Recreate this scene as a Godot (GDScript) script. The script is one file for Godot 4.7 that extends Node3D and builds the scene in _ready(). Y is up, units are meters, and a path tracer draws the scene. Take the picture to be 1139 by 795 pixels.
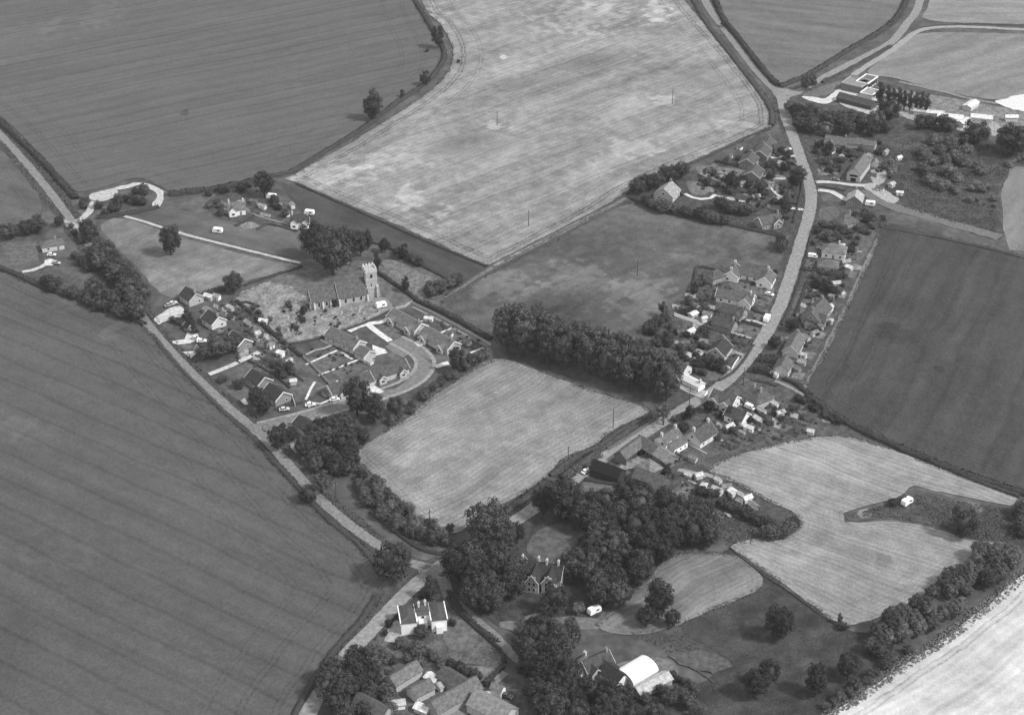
extends Node3D
# A village street, a church and a close of bungalows among fields, seen from a light aircraft.
# The photograph is black and white, so every material is a neutral grey.
# Places are surveyed off the photograph (1139 x 795) and laid out on the level ground in metres:
# ground(u, v) is the point of the ground that lies there, whatever camera looks at it later.

const FLY := 380.0              # height of the aircraft
const DIP := 0.5235988          # lens points 30 degrees down
const FOCAL := 2045.0
const BACK := 658.0
const LIGHT := 1.86             # brightness of a white level surface under this sky and sun

var rng := RandomNumberGenerator.new()
var taken := {}
var cache := {}
var level := 0

func _ready() -> void:
	rng.seed = 71
	var cam := Camera3D.new()
	cam.name = "camera"
	cam.position = Vector3(0, FLY, BACK)
	cam.rotation = Vector3(-DIP, 0, 0)
	cam.fov = 22.0
	cam.near = 5.0
	cam.far = 6000.0
	add_child(cam)
	cam.current = true
	var sky_m := ProceduralSkyMaterial.new()
	sky_m.sky_top_color = Color(0.76, 0.76, 0.76)
	sky_m.sky_horizon_color = Color(0.86, 0.86, 0.86)
	sky_m.sky_curve = 0.2
	sky_m.ground_bottom_color = Color(0.4, 0.4, 0.4)
	sky_m.ground_horizon_color = Color(0.78, 0.78, 0.78)
	var sky := Sky.new()
	sky.sky_material = sky_m
	var env := Environment.new()
	env.background_mode = Environment.BG_SKY
	env.sky = sky
	env.tonemap_mode = Environment.TONE_MAPPER_LINEAR
	env.tonemap_exposure = 1.6
	env.sdfgi_enabled = true
	env.ssao_enabled = true
	env.ssil_enabled = true
	env.fog_enabled = true
	env.fog_light_color = Color(0.86, 0.86, 0.86)
	env.fog_density = 0.00004
	var we := WorldEnvironment.new()
	we.name = "environment"
	we.environment = env
	add_child(we)
	var sun := DirectionalLight3D.new()
	sun.name = "sun"
	sun.light_energy = 0.85
	sun.light_angular_distance = 7.0
	sun.light_color = Color(1, 1, 1)
	sun.shadow_enabled = true
	add_child(sun)
	sun.look_at_from_position(Vector3(60, 72, 27), Vector3.ZERO)   # hazy sun on the right, a little behind the aircraft
	print("textures"); textures()
	print("land"); land()
	print("roads"); roads()
	print("plots"); plots()
	print("plants"); plants()
	print("church"); church()
	print("houses"); houses()
	print("small"); small_things()
	print("done ", Time.get_ticks_msec())

# ---------------------------------------------------------------- survey
func ground(u: float, v: float) -> Vector3:
	var a := (u - 569.5) / FOCAL
	var b := (397.5 - v) / FOCAL
	var dy := -sin(DIP) + b * cos(DIP)
	var dz := -cos(DIP) - b * sin(DIP)
	var t := FLY / -dy
	return Vector3(a * t, 0, BACK + dz * t)

func metres(u: float, v: float) -> float:      # metres to one step of the survey, across
	return ground(u + 0.5, v).distance_to(ground(u - 0.5, v))

func plan(pts: Array) -> PackedVector2Array:
	var o := PackedVector2Array()
	for i in range(0, pts.size(), 2):
		var p := ground(pts[i], pts[i + 1])
		o.append(Vector2(p.x, p.z))
	return o

func smooth(p: PackedVector2Array, closed: bool, step := 3.0) -> PackedVector2Array:
	var n := p.size()
	var o := PackedVector2Array()
	var last := n if closed else n - 1
	for i in last:
		var p1 := p[i]
		var p2 := p[(i + 1) % n]
		var p0 := p[(i - 1 + n) % n] if closed or i > 0 else p1
		var p3 := p[(i + 2) % n] if closed or i + 2 < n else p2
		var k: int = maxi(1, int(p1.distance_to(p2) / step))
		for j in k:
			o.append(p1.cubic_interpolate(p2, p0, p3, float(j) / k))
	if not closed:
		o.append(p[n - 1])
	return o

# ---------------------------------------------------------------- names and metas
func numbered(called: String) -> String:
	if not taken.has(called):
		taken[called] = 0
		return called
	taken[called] += 1
	return "%s_%03d" % [called, taken[called]]

func tag(o: Node, label: String, category: String, group := "", kind := "") -> void:
	o.set_meta("label", label)
	o.set_meta("category", category)
	if group != "":
		o.set_meta("group", group)
	if kind != "":
		o.set_meta("kind", kind)

func thing(called: String, label: String, category: String, at: Vector3, turn := 0.0, group := "") -> Node3D:
	var o := Node3D.new()
	o.name = numbered(called)
	add_child(o)
	o.position = at
	o.rotation.y = turn
	tag(o, label, category, group)
	return o

func part(called: String, mesh: Mesh, m: Material, parent: Node, at := Vector3.ZERO) -> MeshInstance3D:
	var o := MeshInstance3D.new()
	o.name = called if parent != self else numbered(called)
	o.mesh = mesh
	o.material_override = m
	o.position = at
	parent.add_child(o, true)
	return o

# ---------------------------------------------------------------- materials
func lin(tone: float) -> float:
	return Color(tone / 255.0, 0, 0).srgb_to_linear().r

func base_grey(tone: float) -> Color:          # base colour of a level surface that photographs at this tone
	var a := minf(lin(tone) / LIGHT, 0.82)
	return Color(a, a, a).linear_to_srgb()

func grey(a: float) -> Color:                  # base colour from its reflectance
	return Color(a, a, a).linear_to_srgb()

var tex_soil: ImageTexture
var tex_soil_fine: ImageTexture
var tex_tiles: ImageTexture
var tex_sheet: ImageTexture
var tex_stone: ImageTexture
var tex_road: ImageTexture
var tex_pale: ImageTexture
var tex_garden: ImageTexture

func noise_bytes(w: int, h: int, freq: float, octaves := 4, sd := 1, tile := false) -> PackedByteArray:
	var n := FastNoiseLite.new()
	n.seed = sd
	n.frequency = freq
	n.noise_type = FastNoiseLite.TYPE_SIMPLEX_SMOOTH
	n.fractal_octaves = octaves
	var im := n.get_seamless_image(w, h) if tile else n.get_image(w, h)
	im.convert(Image.FORMAT_L8)
	return im.get_data()

func texture_of(b: PackedByteArray, w: int, h: int) -> ImageTexture:
	return ImageTexture.create_from_image(Image.create_from_data(w, h, false, Image.FORMAT_L8, b))

func speckle(coarse: float, ca: float, fine: float, fa: float, ga: float, sd: int, mid := 205.0) -> ImageTexture:
	var a := noise_bytes(512, 512, coarse, 3, sd, true)
	var b := noise_bytes(512, 512, fine, 3, sd + 5, true)
	var o := PackedByteArray()
	o.resize(512 * 512)
	for k in o.size():
		var f: float = mid + ca * (a[k] - 128) + fa * (b[k] - 128) + ga * ((rng.randi() & 255) - 128)
		o[k] = clampi(int(f), 20, 255)
	return texture_of(o, 512, 512)

func textures() -> void:
	tex_soil = speckle(0.012, 0.34, 0.06, 0.24, 0.10, 3)
	tex_soil_fine = speckle(0.03, 0.16, 0.14, 0.16, 0.12, 11)
	tex_road = speckle(0.02, 0.22, 0.09, 0.12, 0.07, 19)
	tex_stone = speckle(0.03, 0.30, 0.16, 0.30, 0.14, 23)
	tex_pale = speckle(0.02, 0.10, 0.12, 0.12, 0.06, 29, 240.0)
	tex_garden = speckle(0.018, 0.34, 0.07, 0.42, 0.16, 37, 200.0)
	var o := PackedByteArray()                  # courses of roof tiles, 32 to the picture
	o.resize(256 * 256)
	var a := noise_bytes(256, 256, 0.02, 3, 9, true)
	var row := PackedFloat32Array()
	for i in 64 * 32:
		row.append(rng.randf_range(-26, 26))
	for y in 256:
		for x in 256:
			var r: int = y >> 3
			var c: int = ((x + (r & 1) * 2) & 255) >> 2
			var f: float = 205.0 + row[r * 64 + c] + 0.30 * (a[y * 256 + x] - 128)
			if (y & 7) == 7:
				f -= 50.0
			o[y * 256 + x] = clampi(int(f), 20, 255)
	tex_tiles = texture_of(o, 256, 256)
	var s := PackedByteArray()                  # ribbed sheet roofing
	s.resize(256 * 256)
	for y in 256:
		for x in 256:
			var f: float = 215.0 + 14.0 * sin(x * TAU / 8.0) + 0.28 * (a[x * 256 + y] - 128)
			if (x & 63) == 0:
				f -= 30.0
			s[y * 256 + x] = clampi(int(f), 20, 255)
	tex_sheet = texture_of(s, 256, 256)

func material(key: String, color: Color, tex: Texture2D = null, span := 1.0, rough := 0.9) -> StandardMaterial3D:
	if cache.has(key):
		return cache[key]
	var m := StandardMaterial3D.new()
	m.resource_name = key
	m.roughness = rough
	m.metallic_specular = 0.3
	if tex:                                     # the textures average about 0.8 of white, the pale one 0.94
		if color.srgb_to_linear().r > 0.5:
			tex = tex_pale
		var l := color.srgb_to_linear().r / (0.87 if tex == tex_pale else 0.60)
		m.albedo_color = grey(minf(l, 1.0))
		m.albedo_texture = tex
		m.uv1_scale = Vector3(1.0 / span, 1.0 / span, 1)
	else:
		m.albedo_color = color
	cache[key] = m
	return m

func soil(tone: float, span := 60.0) -> StandardMaterial3D:
	return material("soil_%d_%d" % [int(tone), int(span)], base_grey(tone + 10.0), tex_soil, span)

func garden_soil(tone: float, span := 44.0) -> StandardMaterial3D:
	return material("garden_%d_%d" % [int(tone), int(span)], base_grey(tone + 14.0), tex_garden, span)

func paving(tone: float) -> StandardMaterial3D:
	return material("paving_%d" % int(tone), base_grey(tone), tex_road, 24.0)

func roofing(tone: float, sheet := false) -> StandardMaterial3D:
	return material("%s_%d" % ["sheet" if sheet else "tiles", int(tone)], base_grey(tone), tex_sheet if sheet else tex_tiles, 9.0, 0.85)

func render_wall(a: float) -> StandardMaterial3D:
	return material("wall_%d" % int(a * 1000), grey(a), tex_soil_fine, 14.0)

func paint(a: float) -> StandardMaterial3D:
	return material("paint_%d" % int(a * 1000), grey(a), null, 1.0, 0.6)

func glass() -> StandardMaterial3D:
	return material("window_glass", grey(0.03), null, 1.0, 0.12)

# ---------------------------------------------------------------- ground sheets
func sheet(called: String, label: String, category: String, p: PackedVector2Array, y: float, m: Material, thick := 0.0, uv := Rect2()) -> MeshInstance3D:
	var st := SurfaceTool.new()
	st.begin(Mesh.PRIMITIVE_TRIANGLES)
	var idx := Geometry2D.triangulate_polygon(p)
	if idx.is_empty():
		push_warning("no triangles for " + label)
		print("NO TRIANGLES ", label)
	for k in range(0, idx.size(), 3):
		var t := [p[idx[k]], p[idx[k + 1]], p[idx[k + 2]]]
		if (t[1] - t[0]).cross(t[2] - t[0]) < 0:
			t.reverse()
		for q in t:
			st.set_normal(Vector3.UP)
			st.set_uv((q - uv.position) / uv.size if uv.size.x > 0 else q)
			st.add_vertex(Vector3(q.x, y, q.y))
	if thick > 0.0:
		var ccw := 0.0
		for i in p.size():
			ccw += p[i].cross(p[(i + 1) % p.size()])
		for i in p.size():
			var a := p[i]
			var b := p[(i + 1) % p.size()]
			var n := Vector3(b.y - a.y, 0, a.x - b.x).normalized() * (1.0 if ccw > 0 else -1.0)
			for c in [[a, y], [b, y], [b, y - thick], [a, y], [b, y - thick], [a, y - thick]]:
				st.set_normal(n)
				st.set_uv((c[0] - uv.position) / uv.size if uv.size.x > 0 else c[0])
				st.add_vertex(Vector3(c[0].x, c[1], c[0].y))
	var o := part(called, st.commit(), m, self)
	tag(o, label, category, "", "structure")
	return o

func next_level(base: float) -> float:
	level += 1
	return base + 0.0015 * (level % 60)

func patch(called: String, label: String, pts: Array, m: Material, base := 0.06, rounded := true, ragged := 0.0) -> MeshInstance3D:
	var p := plan(pts)
	if rounded:
		p = smooth(p, true, 2.0)
	if ragged > 0.0:
		for i in p.size():
			p[i] += Vector2(rng.randf_range(-ragged, ragged), rng.randf_range(-ragged, ragged))
	return sheet(called, label, called.replace("_", " "), p, next_level(base), m)

func ribbon_outline(c: PackedVector2Array, lo: float, hi: float, wobble := 0.0) -> PackedVector2Array:
	var l := PackedVector2Array()
	var r := PackedVector2Array()
	for i in c.size():
		var d := (c[mini(i + 1, c.size() - 1)] - c[maxi(i - 1, 0)]).normalized()
		var n := Vector2(-d.y, d.x)
		l.append(c[i] + n * (hi + rng.randf_range(-wobble, wobble)))
		r.append(c[i] + n * (lo + rng.randf_range(-wobble, wobble)))
	r.reverse()
	l.append_array(r)
	return l

func ribbon(called: String, label: String, pts: Array, width: float, m: Material, base := 0.2, wobble := 0.12, thick := 0.0, lo := 99.0) -> MeshInstance3D:
	var c := smooth(plan(pts), false, 3.0)
	var from := -width / 2 if lo > 98 else lo
	return strip_sheet(called, label, c, from, from + width, next_level(base), m, wobble, thick)

func strip_sheet(called: String, label: String, c: PackedVector2Array, lo: float, hi: float, y: float, m: Material, wobble: float, thick: float) -> MeshInstance3D:
	var st := SurfaceTool.new()
	st.begin(Mesh.PRIMITIVE_TRIANGLES)
	var out := ribbon_outline(c, lo, hi, wobble)
	var n := c.size()
	for i in n - 1:
		var a := out[i]
		var b := out[i + 1]
		var d := out[2 * n - 1 - i]
		var e := out[2 * n - 2 - i]
		for q in [a, d, b, b, d, e]:
			st.set_normal(Vector3.UP)
			st.set_uv(q)
			st.add_vertex(Vector3(q.x, y, q.y))
		if thick > 0.0:
			for s in [[a, b], [e, d]]:
				var q0: Vector2 = s[0]
				var q1: Vector2 = s[1]
				var nn := Vector3(q1.y - q0.y, 0, q0.x - q1.x).normalized()
				for c3 in [[q0, y], [q1, y], [q1, y - thick], [q0, y], [q1, y - thick], [q0, y - thick]]:
					st.set_normal(-nn)
					st.set_uv(c3[0])
					st.add_vertex(Vector3(c3[0].x, c3[1], c3[0].y))
	var o := part(called, st.commit(), m, self)
	tag(o, label, called.replace("_", " "), "", "structure")
	return o

# a field: its own soil picture with drill rows, wheelings and patches of thinner crop
func field(called: String, label: String, pts: Array, tone: float, spec: Dictionary) -> void:
	var p := smooth(plan(pts), true, 3.0)
	for i in p.size():                          # ragged margin
		p[i] += Vector2(rng.randf_range(-0.4, 0.4), rng.randf_range(-0.4, 0.4))
	var box := Rect2(p[0], Vector2.ZERO)
	for q in p:
		box = box.expand(q)
	box = box.grow(2.0)
	var r: float = spec.get("res", 0.5)
	var w: int = mini(2040, int(ceil(box.size.x / r)))
	var h: int = mini(2040, int(ceil(box.size.y / r)))
	box.size = Vector2(w * r, h * r)
	var sd: int = spec.get("seed", label.hash() & 1023)
	var big := noise_bytes(w, h, r * spec.get("patch_freq", 0.012), 4, sd)
	var mid := noise_bytes(w, h, r * 0.11, 3, sd + 1)
	var dirs: Array = spec.get("rows", [300, 400, 400, 360])
	var streak := noise_bytes(256, 512, 0.035, 4, sd + 2, true)
	var sa: float = spec.get("streak", 0.12)
	var d := plan(dirs)
	var along := (d[1] - d[0]).normalized()
	var nx := -along.y
	var nz := along.x
	var per: float = spec.get("period", 4.0)
	var lut := PackedFloat32Array()
	lut.resize(2048)
	var rowv := 0.0
	for i in 2048:                              # 0.25 m steps across the rows
		if i % maxi(1, int(per * 2.0)) == 0:
			rowv = rng.randf_range(-1, 1)
		lut[i] = (0.55 * sin(i * 0.25 / per * TAU) + 0.45 * rowv) * spec.get("row_amp", 8.0)
		var bigper: float = spec.get("bout", 0.0)
		if bigper > 0.0:
			var ph := fposmod(i * 0.25, bigper)
			var band: float = spec.get("band", 0.0)
			if band > 0.0:
				if ph < band:
					lut[i] -= spec.get("bout_dark", 14.0) * sin(ph / band * PI)
			elif ph < 0.9 or (ph > 1.8 and ph < 2.7):
				lut[i] -= spec.get("bout_dark", 14.0)
			lut[i] += spec.get("bout_amp", 4.0) * sin(i * 0.25 / bigper * PI)
	var byte := 255.0 * base_grey(tone).r
	var ratio := byte / maxf(tone, 1.0)
	var pa: float = spec.get("patch_amp", 0.16) * ratio
	var ma: float = spec.get("mid_amp", 0.16) * ratio
	var ga: float = spec.get("grain", 0.10) * ratio
	sa *= ratio
	var bend: float = spec.get("bend", 0.02)
	var o := PackedByteArray()
	o.resize(w * h)
	var k := 0
	for j in h:
		var s0: float = box.position.x * nx + (box.position.y + j * r) * nz + 4000.0
		var t0: float = box.position.x * along.x + (box.position.y + j * r) * along.y + 4000.0
		for i in w:
			var b: int = big[k] - 128
			var s := s0 + i * r * nx + b * bend
			var f: float = byte + lut[int(s * 4.0) & 2047] * ratio + sa * (streak[(int(s * 2.0) & 511) * 256 + (int((t0 + i * r * along.x) * 0.4) & 255)] - 128) + pa * b + ma * (mid[k] - 128) + ga * ((rng.randi() & 255) - 128)
			o[k] = clampi(int(f), 4, 255)
			k += 1
	for tl in spec.get("wheelings", []):        # [distance in from the edge, darkness, half width]
		for poly in Geometry2D.offset_polygon(p, -tl[0]):
			scratch(o, w, h, r, box, smooth(poly, true, 1.0), tl[1] * ratio, tl[2])
	for ln in spec.get("lines", []):            # [points, darkness, half width]
		scratch(o, w, h, r, box, smooth(plan(ln[0]), false, 1.0), ln[1] * ratio, ln[2])
	for bl in spec.get("bare", []):             # thin crop, bare soil and darker patches: [u, v, across, deep, lighter]
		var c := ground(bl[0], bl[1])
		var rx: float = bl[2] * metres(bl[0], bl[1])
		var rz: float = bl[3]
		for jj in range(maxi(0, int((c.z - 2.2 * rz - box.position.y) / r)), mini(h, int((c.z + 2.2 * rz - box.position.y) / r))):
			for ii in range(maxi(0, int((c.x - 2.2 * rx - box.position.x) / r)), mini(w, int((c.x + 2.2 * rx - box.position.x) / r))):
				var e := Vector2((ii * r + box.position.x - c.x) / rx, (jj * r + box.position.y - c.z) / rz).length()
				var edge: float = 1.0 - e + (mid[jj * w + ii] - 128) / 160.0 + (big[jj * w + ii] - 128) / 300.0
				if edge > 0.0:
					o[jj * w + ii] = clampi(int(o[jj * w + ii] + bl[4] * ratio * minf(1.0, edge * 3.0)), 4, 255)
	var m := StandardMaterial3D.new()
	m.resource_name = "crop"
	m.roughness = 0.95
	m.metallic_specular = 0.2
	m.texture_repeat = false
	m.albedo_texture = texture_of(o, w, h)
	var crop: float = 0.6 * spec.get("crop", 0.3)
	sheet(called, label, called.replace("_", " "), p, crop + next_level(0.0), m, crop, box)

func scratch(o: PackedByteArray, w: int, h: int, r: float, box: Rect2, line: PackedVector2Array, dark: float, half: float) -> void:
	for side in [-1.0, 1.0]:
		for i in line.size() - 1:
			var d := (line[i + 1] - line[i]).normalized()
			var a: Vector2 = line[i] + Vector2(-d.y, d.x) * side * 1.0
			var n: int = maxi(1, int(line[i].distance_to(line[i + 1]) / r))
			for j in n:
				var q: Vector2 = a + (line[i + 1] - line[i]) * (float(j) / n)
				var x := int((q.x - box.position.x) / r)
				var y := int((q.y - box.position.y) / r)
				if x < 1 or y < 1 or x >= w - 1 or y >= h - 1:
					continue
				var f := dark * rng.randf_range(0.4, 1.2)
				o[y * w + x] = clampi(int(o[y * w + x] - f), 4, 255)
				if half > 0.4:
					o[y * w + x + 1] = clampi(int(o[y * w + x + 1] - f * 0.6), 4, 255)
					o[(y + 1) * w + x] = clampi(int(o[(y + 1) * w + x] - f * 0.6), 4, 255)

# ================================================================ the land
func land() -> void:
	var far := PackedVector2Array([Vector2(-2600, -2600), Vector2(2600, -2600), Vector2(2600, 1400), Vector2(-2600, 1400)])
	sheet("ground", "rough grass and bare ground that everything stands on", "ground", far, 0.0, soil(90, 140.0))
	field("crop_field", "large dark crop field beyond the chalk track loop", [-140,-80, -140,20, 0,130, 40,168, 76,208, 100,212, 150,198, 180,209, 194,215, 250,207, 295,194, 322,190, 400,141, 440,111, 470,92, 486,72, 481,45, 462,10, 430,-80], 112,
		{"rows": [0, 120, 400, 40], "period": 5.5, "row_amp": 3.5, "bend": 0.012, "bout": 12.0, "band": 2.4, "bout_dark": 10.0, "bout_amp": 1.0, "streak": 0.05, "patch_amp": 0.02, "mid_amp": 0.03, "grain": 0.06, "res": 0.55, "crop": 0.5, "wheelings": [[8.0, 22.0, 0.3], [20.0, 16.0, 0.3]],
		"bare": [[115, 15, 26, 22, 9], [205, 125, 5, 4, -22], [20, 50, 40, 40, 5], [55, 28, 8, 14, 8]], "lines": [[[318, 90, 335, 91, 350, 91], 14.0, 0.2], [[326, 160, 325, 168, 330, 175], 12.0, 0.2]]})
	field("wheat_field", "large pale ripening wheat field with two power poles", [478,-80, 470,0, 491,28, 504,55, 499,80, 470,108, 400,153, 326,196, 330,203, 440,250, 540,294, 562,289, 600,270, 660,238, 700,212, 760,184, 850,146, 858,128, 850,105, 810,55, 762,0, 720,-80], 162,
		{"rows": [420, 200, 800, 60], "period": 3.6, "row_amp": 9.0, "bout": 21.0, "bout_dark": 13.0, "streak": 0.14, "bout_amp": 5.0, "patch_amp": 0.14, "mid_amp": 0.16, "grain": 0.12, "res": 0.5, "crop": 0.6, "patch_freq": 0.014, "wheelings": [[6.0, 44.0, 0.5], [16.0, 20.0, 0.5]],
		"bare": [[551, 140, 14, 9, 28], [742, 112, 18, 9, 24], [560, 64, 5, 4, 50], [455, 220, 14, 14, 24], [490, 240, 20, 12, 24], [370, 195, 40, 14, 18], [650, 20, 70, 26, 16], [480, 20, 14, 30, 20], [730, 15, 16, 22, 24], [705, 165, 30, 12, 16], [780, 90, 30, 16, -10], [610, 100, 50, 20, -12], [660, 70, 40, 14, -14], [520, 160, 40, 14, -10], [820, 140, 30, 8, 16], [420, 178, 40, 12, 12]]})
	field("crop_field", "grey crop field between the forking lanes beyond the street", [775,-80, 800,14, 838,66, 866,98, 905,84, 958,51, 990,30, 1008,0, 1030,-80], 126,
		{"rows": [800, 0, 990, 20], "period": 5.0, "row_amp": 2.5, "patch_amp": 0.02, "mid_amp": 0.05, "grain": 0.10, "res": 0.6, "crop": 0.4, "wheelings": [[9.0, 8.0, 0.2]]})
	field("crop_field", "pale grey crop field behind the poplar row", [966,80, 1002,52, 1030,37, 1139,38, 1290,42, 1290,132, 1139,115, 1060,104, 1000,88], 150,
		{"rows": [980, 80, 1100, 45], "period": 8.0, "row_amp": 3.0, "bout": 28.0, "bout_dark": 10.0, "patch_amp": 0.03, "mid_amp": 0.06, "grain": 0.12, "res": 0.6, "crop": 0.3})
	field("crop_field", "pale field strip beyond the hedged farm track", [1034,0, 1034,22, 1139,27, 1290,30, 1290,-80, 1040,-80], 156,
		{"rows": [1030, 10, 1139, 12], "period": 6.0, "row_amp": 4.0, "patch_amp": 0.05, "mid_amp": 0.06, "res": 0.7})
	field("meadow", "scrubby rough meadow behind the farm barn", [990,146, 1060,143, 1139,168, 1290,190, 1290,215, 1139,182, 1117,202, 1112,228, 1114,266, 1060,252, 990,232, 962,218, 985,190, 978,165], 90,
		{"rows": [990, 200, 1139, 215], "period": 3.0, "row_amp": 3.0, "patch_amp": 0.08, "mid_amp": 0.16, "grain": 0.12, "crop": 0.2, "res": 0.5})
	field("crop_field", "pale field corner beside the scrubby meadow", [1139,186, 1122,198, 1115,214, 1116,245, 1122,275, 1139,280, 1290,300, 1290,215], 146,
		{"rows": [1115, 230, 1139, 200], "period": 4.0, "row_amp": 3.0, "patch_amp": 0.05, "mid_amp": 0.06, "res": 0.6})
	field("crop_field", "dark crop field behind the street's back gardens", [987,250, 1040,262, 1139,286, 1290,320, 1290,600, 1139,545, 1080,525, 1000,494, 940,466, 898,436, 921,390, 950,330, 972,283], 86,
		{"rows": [905, 430, 1010, 255], "period": 6.0, "row_amp": 2.5, "bout": 14.0, "band": 3.0, "bout_dark": 7.0, "bout_amp": 1.0, "streak": 0.08, "patch_amp": 0.03, "mid_amp": 0.04, "grain": 0.09, "crop": 0.45, "wheelings": [[8.0, 20.0, 0.3], [17.0, 14.0, 0.3]],
		"bare": [[995, 372, 22, 9, -14], [1045, 411, 8, 4, -16], [1000, 338, 30, 12, -6]], "lines": [[[985, 450, 940, 415, 915, 430], 10.0, 0.2]]})
	field("pasture", "mottled pasture between the avenue of trees and the street", [489,338, 545,305, 620,267, 697,227, 780,244, 866,263, 870,280, 862,295, 806,292, 776,303, 762,325, 745,340, 715,364, 690,388, 600,378, 552,372, 520,354], 108,
		{"rows": [490, 336, 700, 230], "period": 4.0, "row_amp": 3.0, "patch_amp": 0.11, "mid_amp": 0.12, "grain": 0.10, "crop": 0.12, "patch_freq": 0.016,
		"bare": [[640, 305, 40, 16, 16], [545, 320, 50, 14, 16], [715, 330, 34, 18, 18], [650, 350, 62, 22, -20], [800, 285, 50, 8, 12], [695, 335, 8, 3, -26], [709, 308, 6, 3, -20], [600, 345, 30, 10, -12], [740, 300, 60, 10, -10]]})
	field("paddock", "dark grass strip between the wheat and the churchyard", [313,207, 328,208, 430,250, 538,297, 508,312, 470,293, 430,271, 385,258, 347,246], 88,
		{"rows": [340, 225, 500, 295], "period": 3.0, "row_amp": 2.0, "patch_amp": 0.04, "mid_amp": 0.05, "grain": 0.08, "crop": 0.15, "bare": [[385, 240, 18, 16, -6]], "lines": [[[415, 258, 436, 248], -16.0, 0.2], [[340, 226, 370, 236, 398, 240, 404, 247], -10.0, 0.2]]})
	field("paddock", "pale mown paddock with one broad tree in it", [112,250, 138,243, 205,265, 290,288, 331,296, 316,304, 268,313, 235,322, 205,331, 178,326, 150,295, 120,265], 138,
		{"rows": [180, 300, 250, 270], "period": 3.0, "row_amp": 6.0, "patch_amp": 0.08, "mid_amp": 0.12, "grain": 0.10, "crop": 0.1, "bare": [[170, 310, 20, 16, 12], [230, 310, 30, 10, 10]]})
	field("paddock", "smooth grass beside the white footpath", [150,241, 178,231, 240,243, 262,248, 300,251, 334,258, 341,286, 332,288, 290,279, 205,257], 112,
		{"rows": [150, 240, 330, 285], "period": 2.0, "row_amp": 2.0, "patch_amp": 0.05, "mid_amp": 0.06, "grain": 0.08, "crop": 0.1})
	field("crop_field", "huge dark crop field left of the long lane", [-140,282, 0,303, 40,320, 90,338, 140,355, 166,372, 200,412, 246,458, 282,490, 316,530, 358,575, 396,607, 420,640, 424,658, 410,685, 376,722, 343,768, 322,805, 300,880, -140,880], 105,
		{"rows": [0, 400, 380, 560], "period": 6.0, "row_amp": 3.0, "streak": 0.05, "bend": 0.012, "bout": 12.0, "band": 2.4, "bout_dark": 13.0, "bout_amp": 1.0, "patch_amp": 0.03, "mid_amp": 0.04, "grain": 0.08, "res": 0.5, "crop": 0.5, "wheelings": [[6.0, 22.0, 0.3], [17.0, 20.0, 0.3], [28.0, 12.0, 0.3]],
		"bare": [[20, 475, 18, 10, 8], [125, 365, 18, 12, 12], [90, 340, 30, 10, 8], [10, 720, 40, 30, -7], [60, 620, 60, 14, 5]]})
	field("crop_field", "small grey field across the lane from the track loop", [-140,110, 0,176, 34,208, 46,230, 36,246, 0,254, -140,275], 110,
		{"rows": [0, 225, 40, 240], "period": 4.0, "row_amp": 3.0, "patch_amp": 0.05, "mid_amp": 0.06, "grain": 0.08, "crop": 0.3, "wheelings": [[7.0, 16.0, 0.4]]})
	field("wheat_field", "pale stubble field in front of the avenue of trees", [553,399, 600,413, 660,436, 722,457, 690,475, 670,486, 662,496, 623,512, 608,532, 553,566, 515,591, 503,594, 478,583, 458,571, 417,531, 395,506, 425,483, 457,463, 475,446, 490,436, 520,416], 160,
		{"rows": [430, 520, 600, 430], "period": 2.2, "row_amp": 11.0, "bout": 9.5, "bout_dark": 5.0, "bout_amp": 3.0, "patch_amp": 0.06, "mid_amp": 0.14, "grain": 0.16, "res": 0.35, "crop": 0.35, "wheelings": [[3.0, 24.0, 0.4], [7.0, 15.0, 0.4]],
		"bare": [[440, 510, 16, 10, 10], [480, 565, 20, 10, 10], [640, 440, 60, 10, -6]]})  # last entry paints the avenue trees' shade along the field edge
	field("wheat_field", "pale cut field with curved rows behind the allotments", [788,522, 812,509, 850,498, 900,488, 940,486, 985,498, 1060,526, 1128,551, 1127,563, 1090,556, 1040,546, 1016,541, 1000,553, 962,564, 938,571, 940,581, 1000,581, 1050,591, 1080,602, 1118,603, 1126,612, 1110,613, 1080,625, 1040,650, 1020,668, 980,686, 942,696, 925,690, 880,656, 814,609, 822,602, 878,592, 890,580, 880,569, 850,555, 820,538], 167,
		{"rows": [800, 515, 930, 560], "period": 2.6, "row_amp": 12.0, "bout": 8.0, "bout_dark": 7.0, "bout_amp": 2.0, "patch_amp": 0.07, "mid_amp": 0.13, "grain": 0.14, "res": 0.32, "crop": 0.3, "wheelings": [[2.5, 26.0, 0.4], [6.0, 20.0, 0.4], [9.5, 14.0, 0.4]],
		"bare": [[980, 625, 12, 8, -22], [955, 618, 20, 10, -10], [940, 640, 50, 16, -8], [900, 610, 40, 10, 8]]})
	field("wheat_field", "small pale stubble strip beside the wood", [664,697, 700,664, 750,619, 808,617, 832,626, 849,651, 790,680, 755,695, 710,706], 143,
		{"rows": [680, 690, 800, 625], "period": 2.4, "row_amp": 11.0, "bout": 7.0, "bout_dark": 7.0, "patch_amp": 0.05, "mid_amp": 0.10, "grain": 0.12, "res": 0.3, "crop": 0.3, "wheelings": [[2.5, 22.0, 0.4], [6.0, 17.0, 0.4], [9.5, 12.0, 0.4]]})
	field("pasture", "dark rough pasture with scattered round trees", [760,697, 850,654, 862,650, 884,664, 926,694, 962,704, 1000,700, 980,742, 940,778, 890,820, 770,830, 745,788, 800,748, 816,741, 790,720], 78,
		{"rows": [760, 760, 920, 690], "period": 3.0, "row_amp": 2.0, "patch_amp": 0.05, "mid_amp": 0.12, "grain": 0.12, "res": 0.35, "crop": 0.12, "bare": [[895, 715, 16, 10, 6]]})
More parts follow.
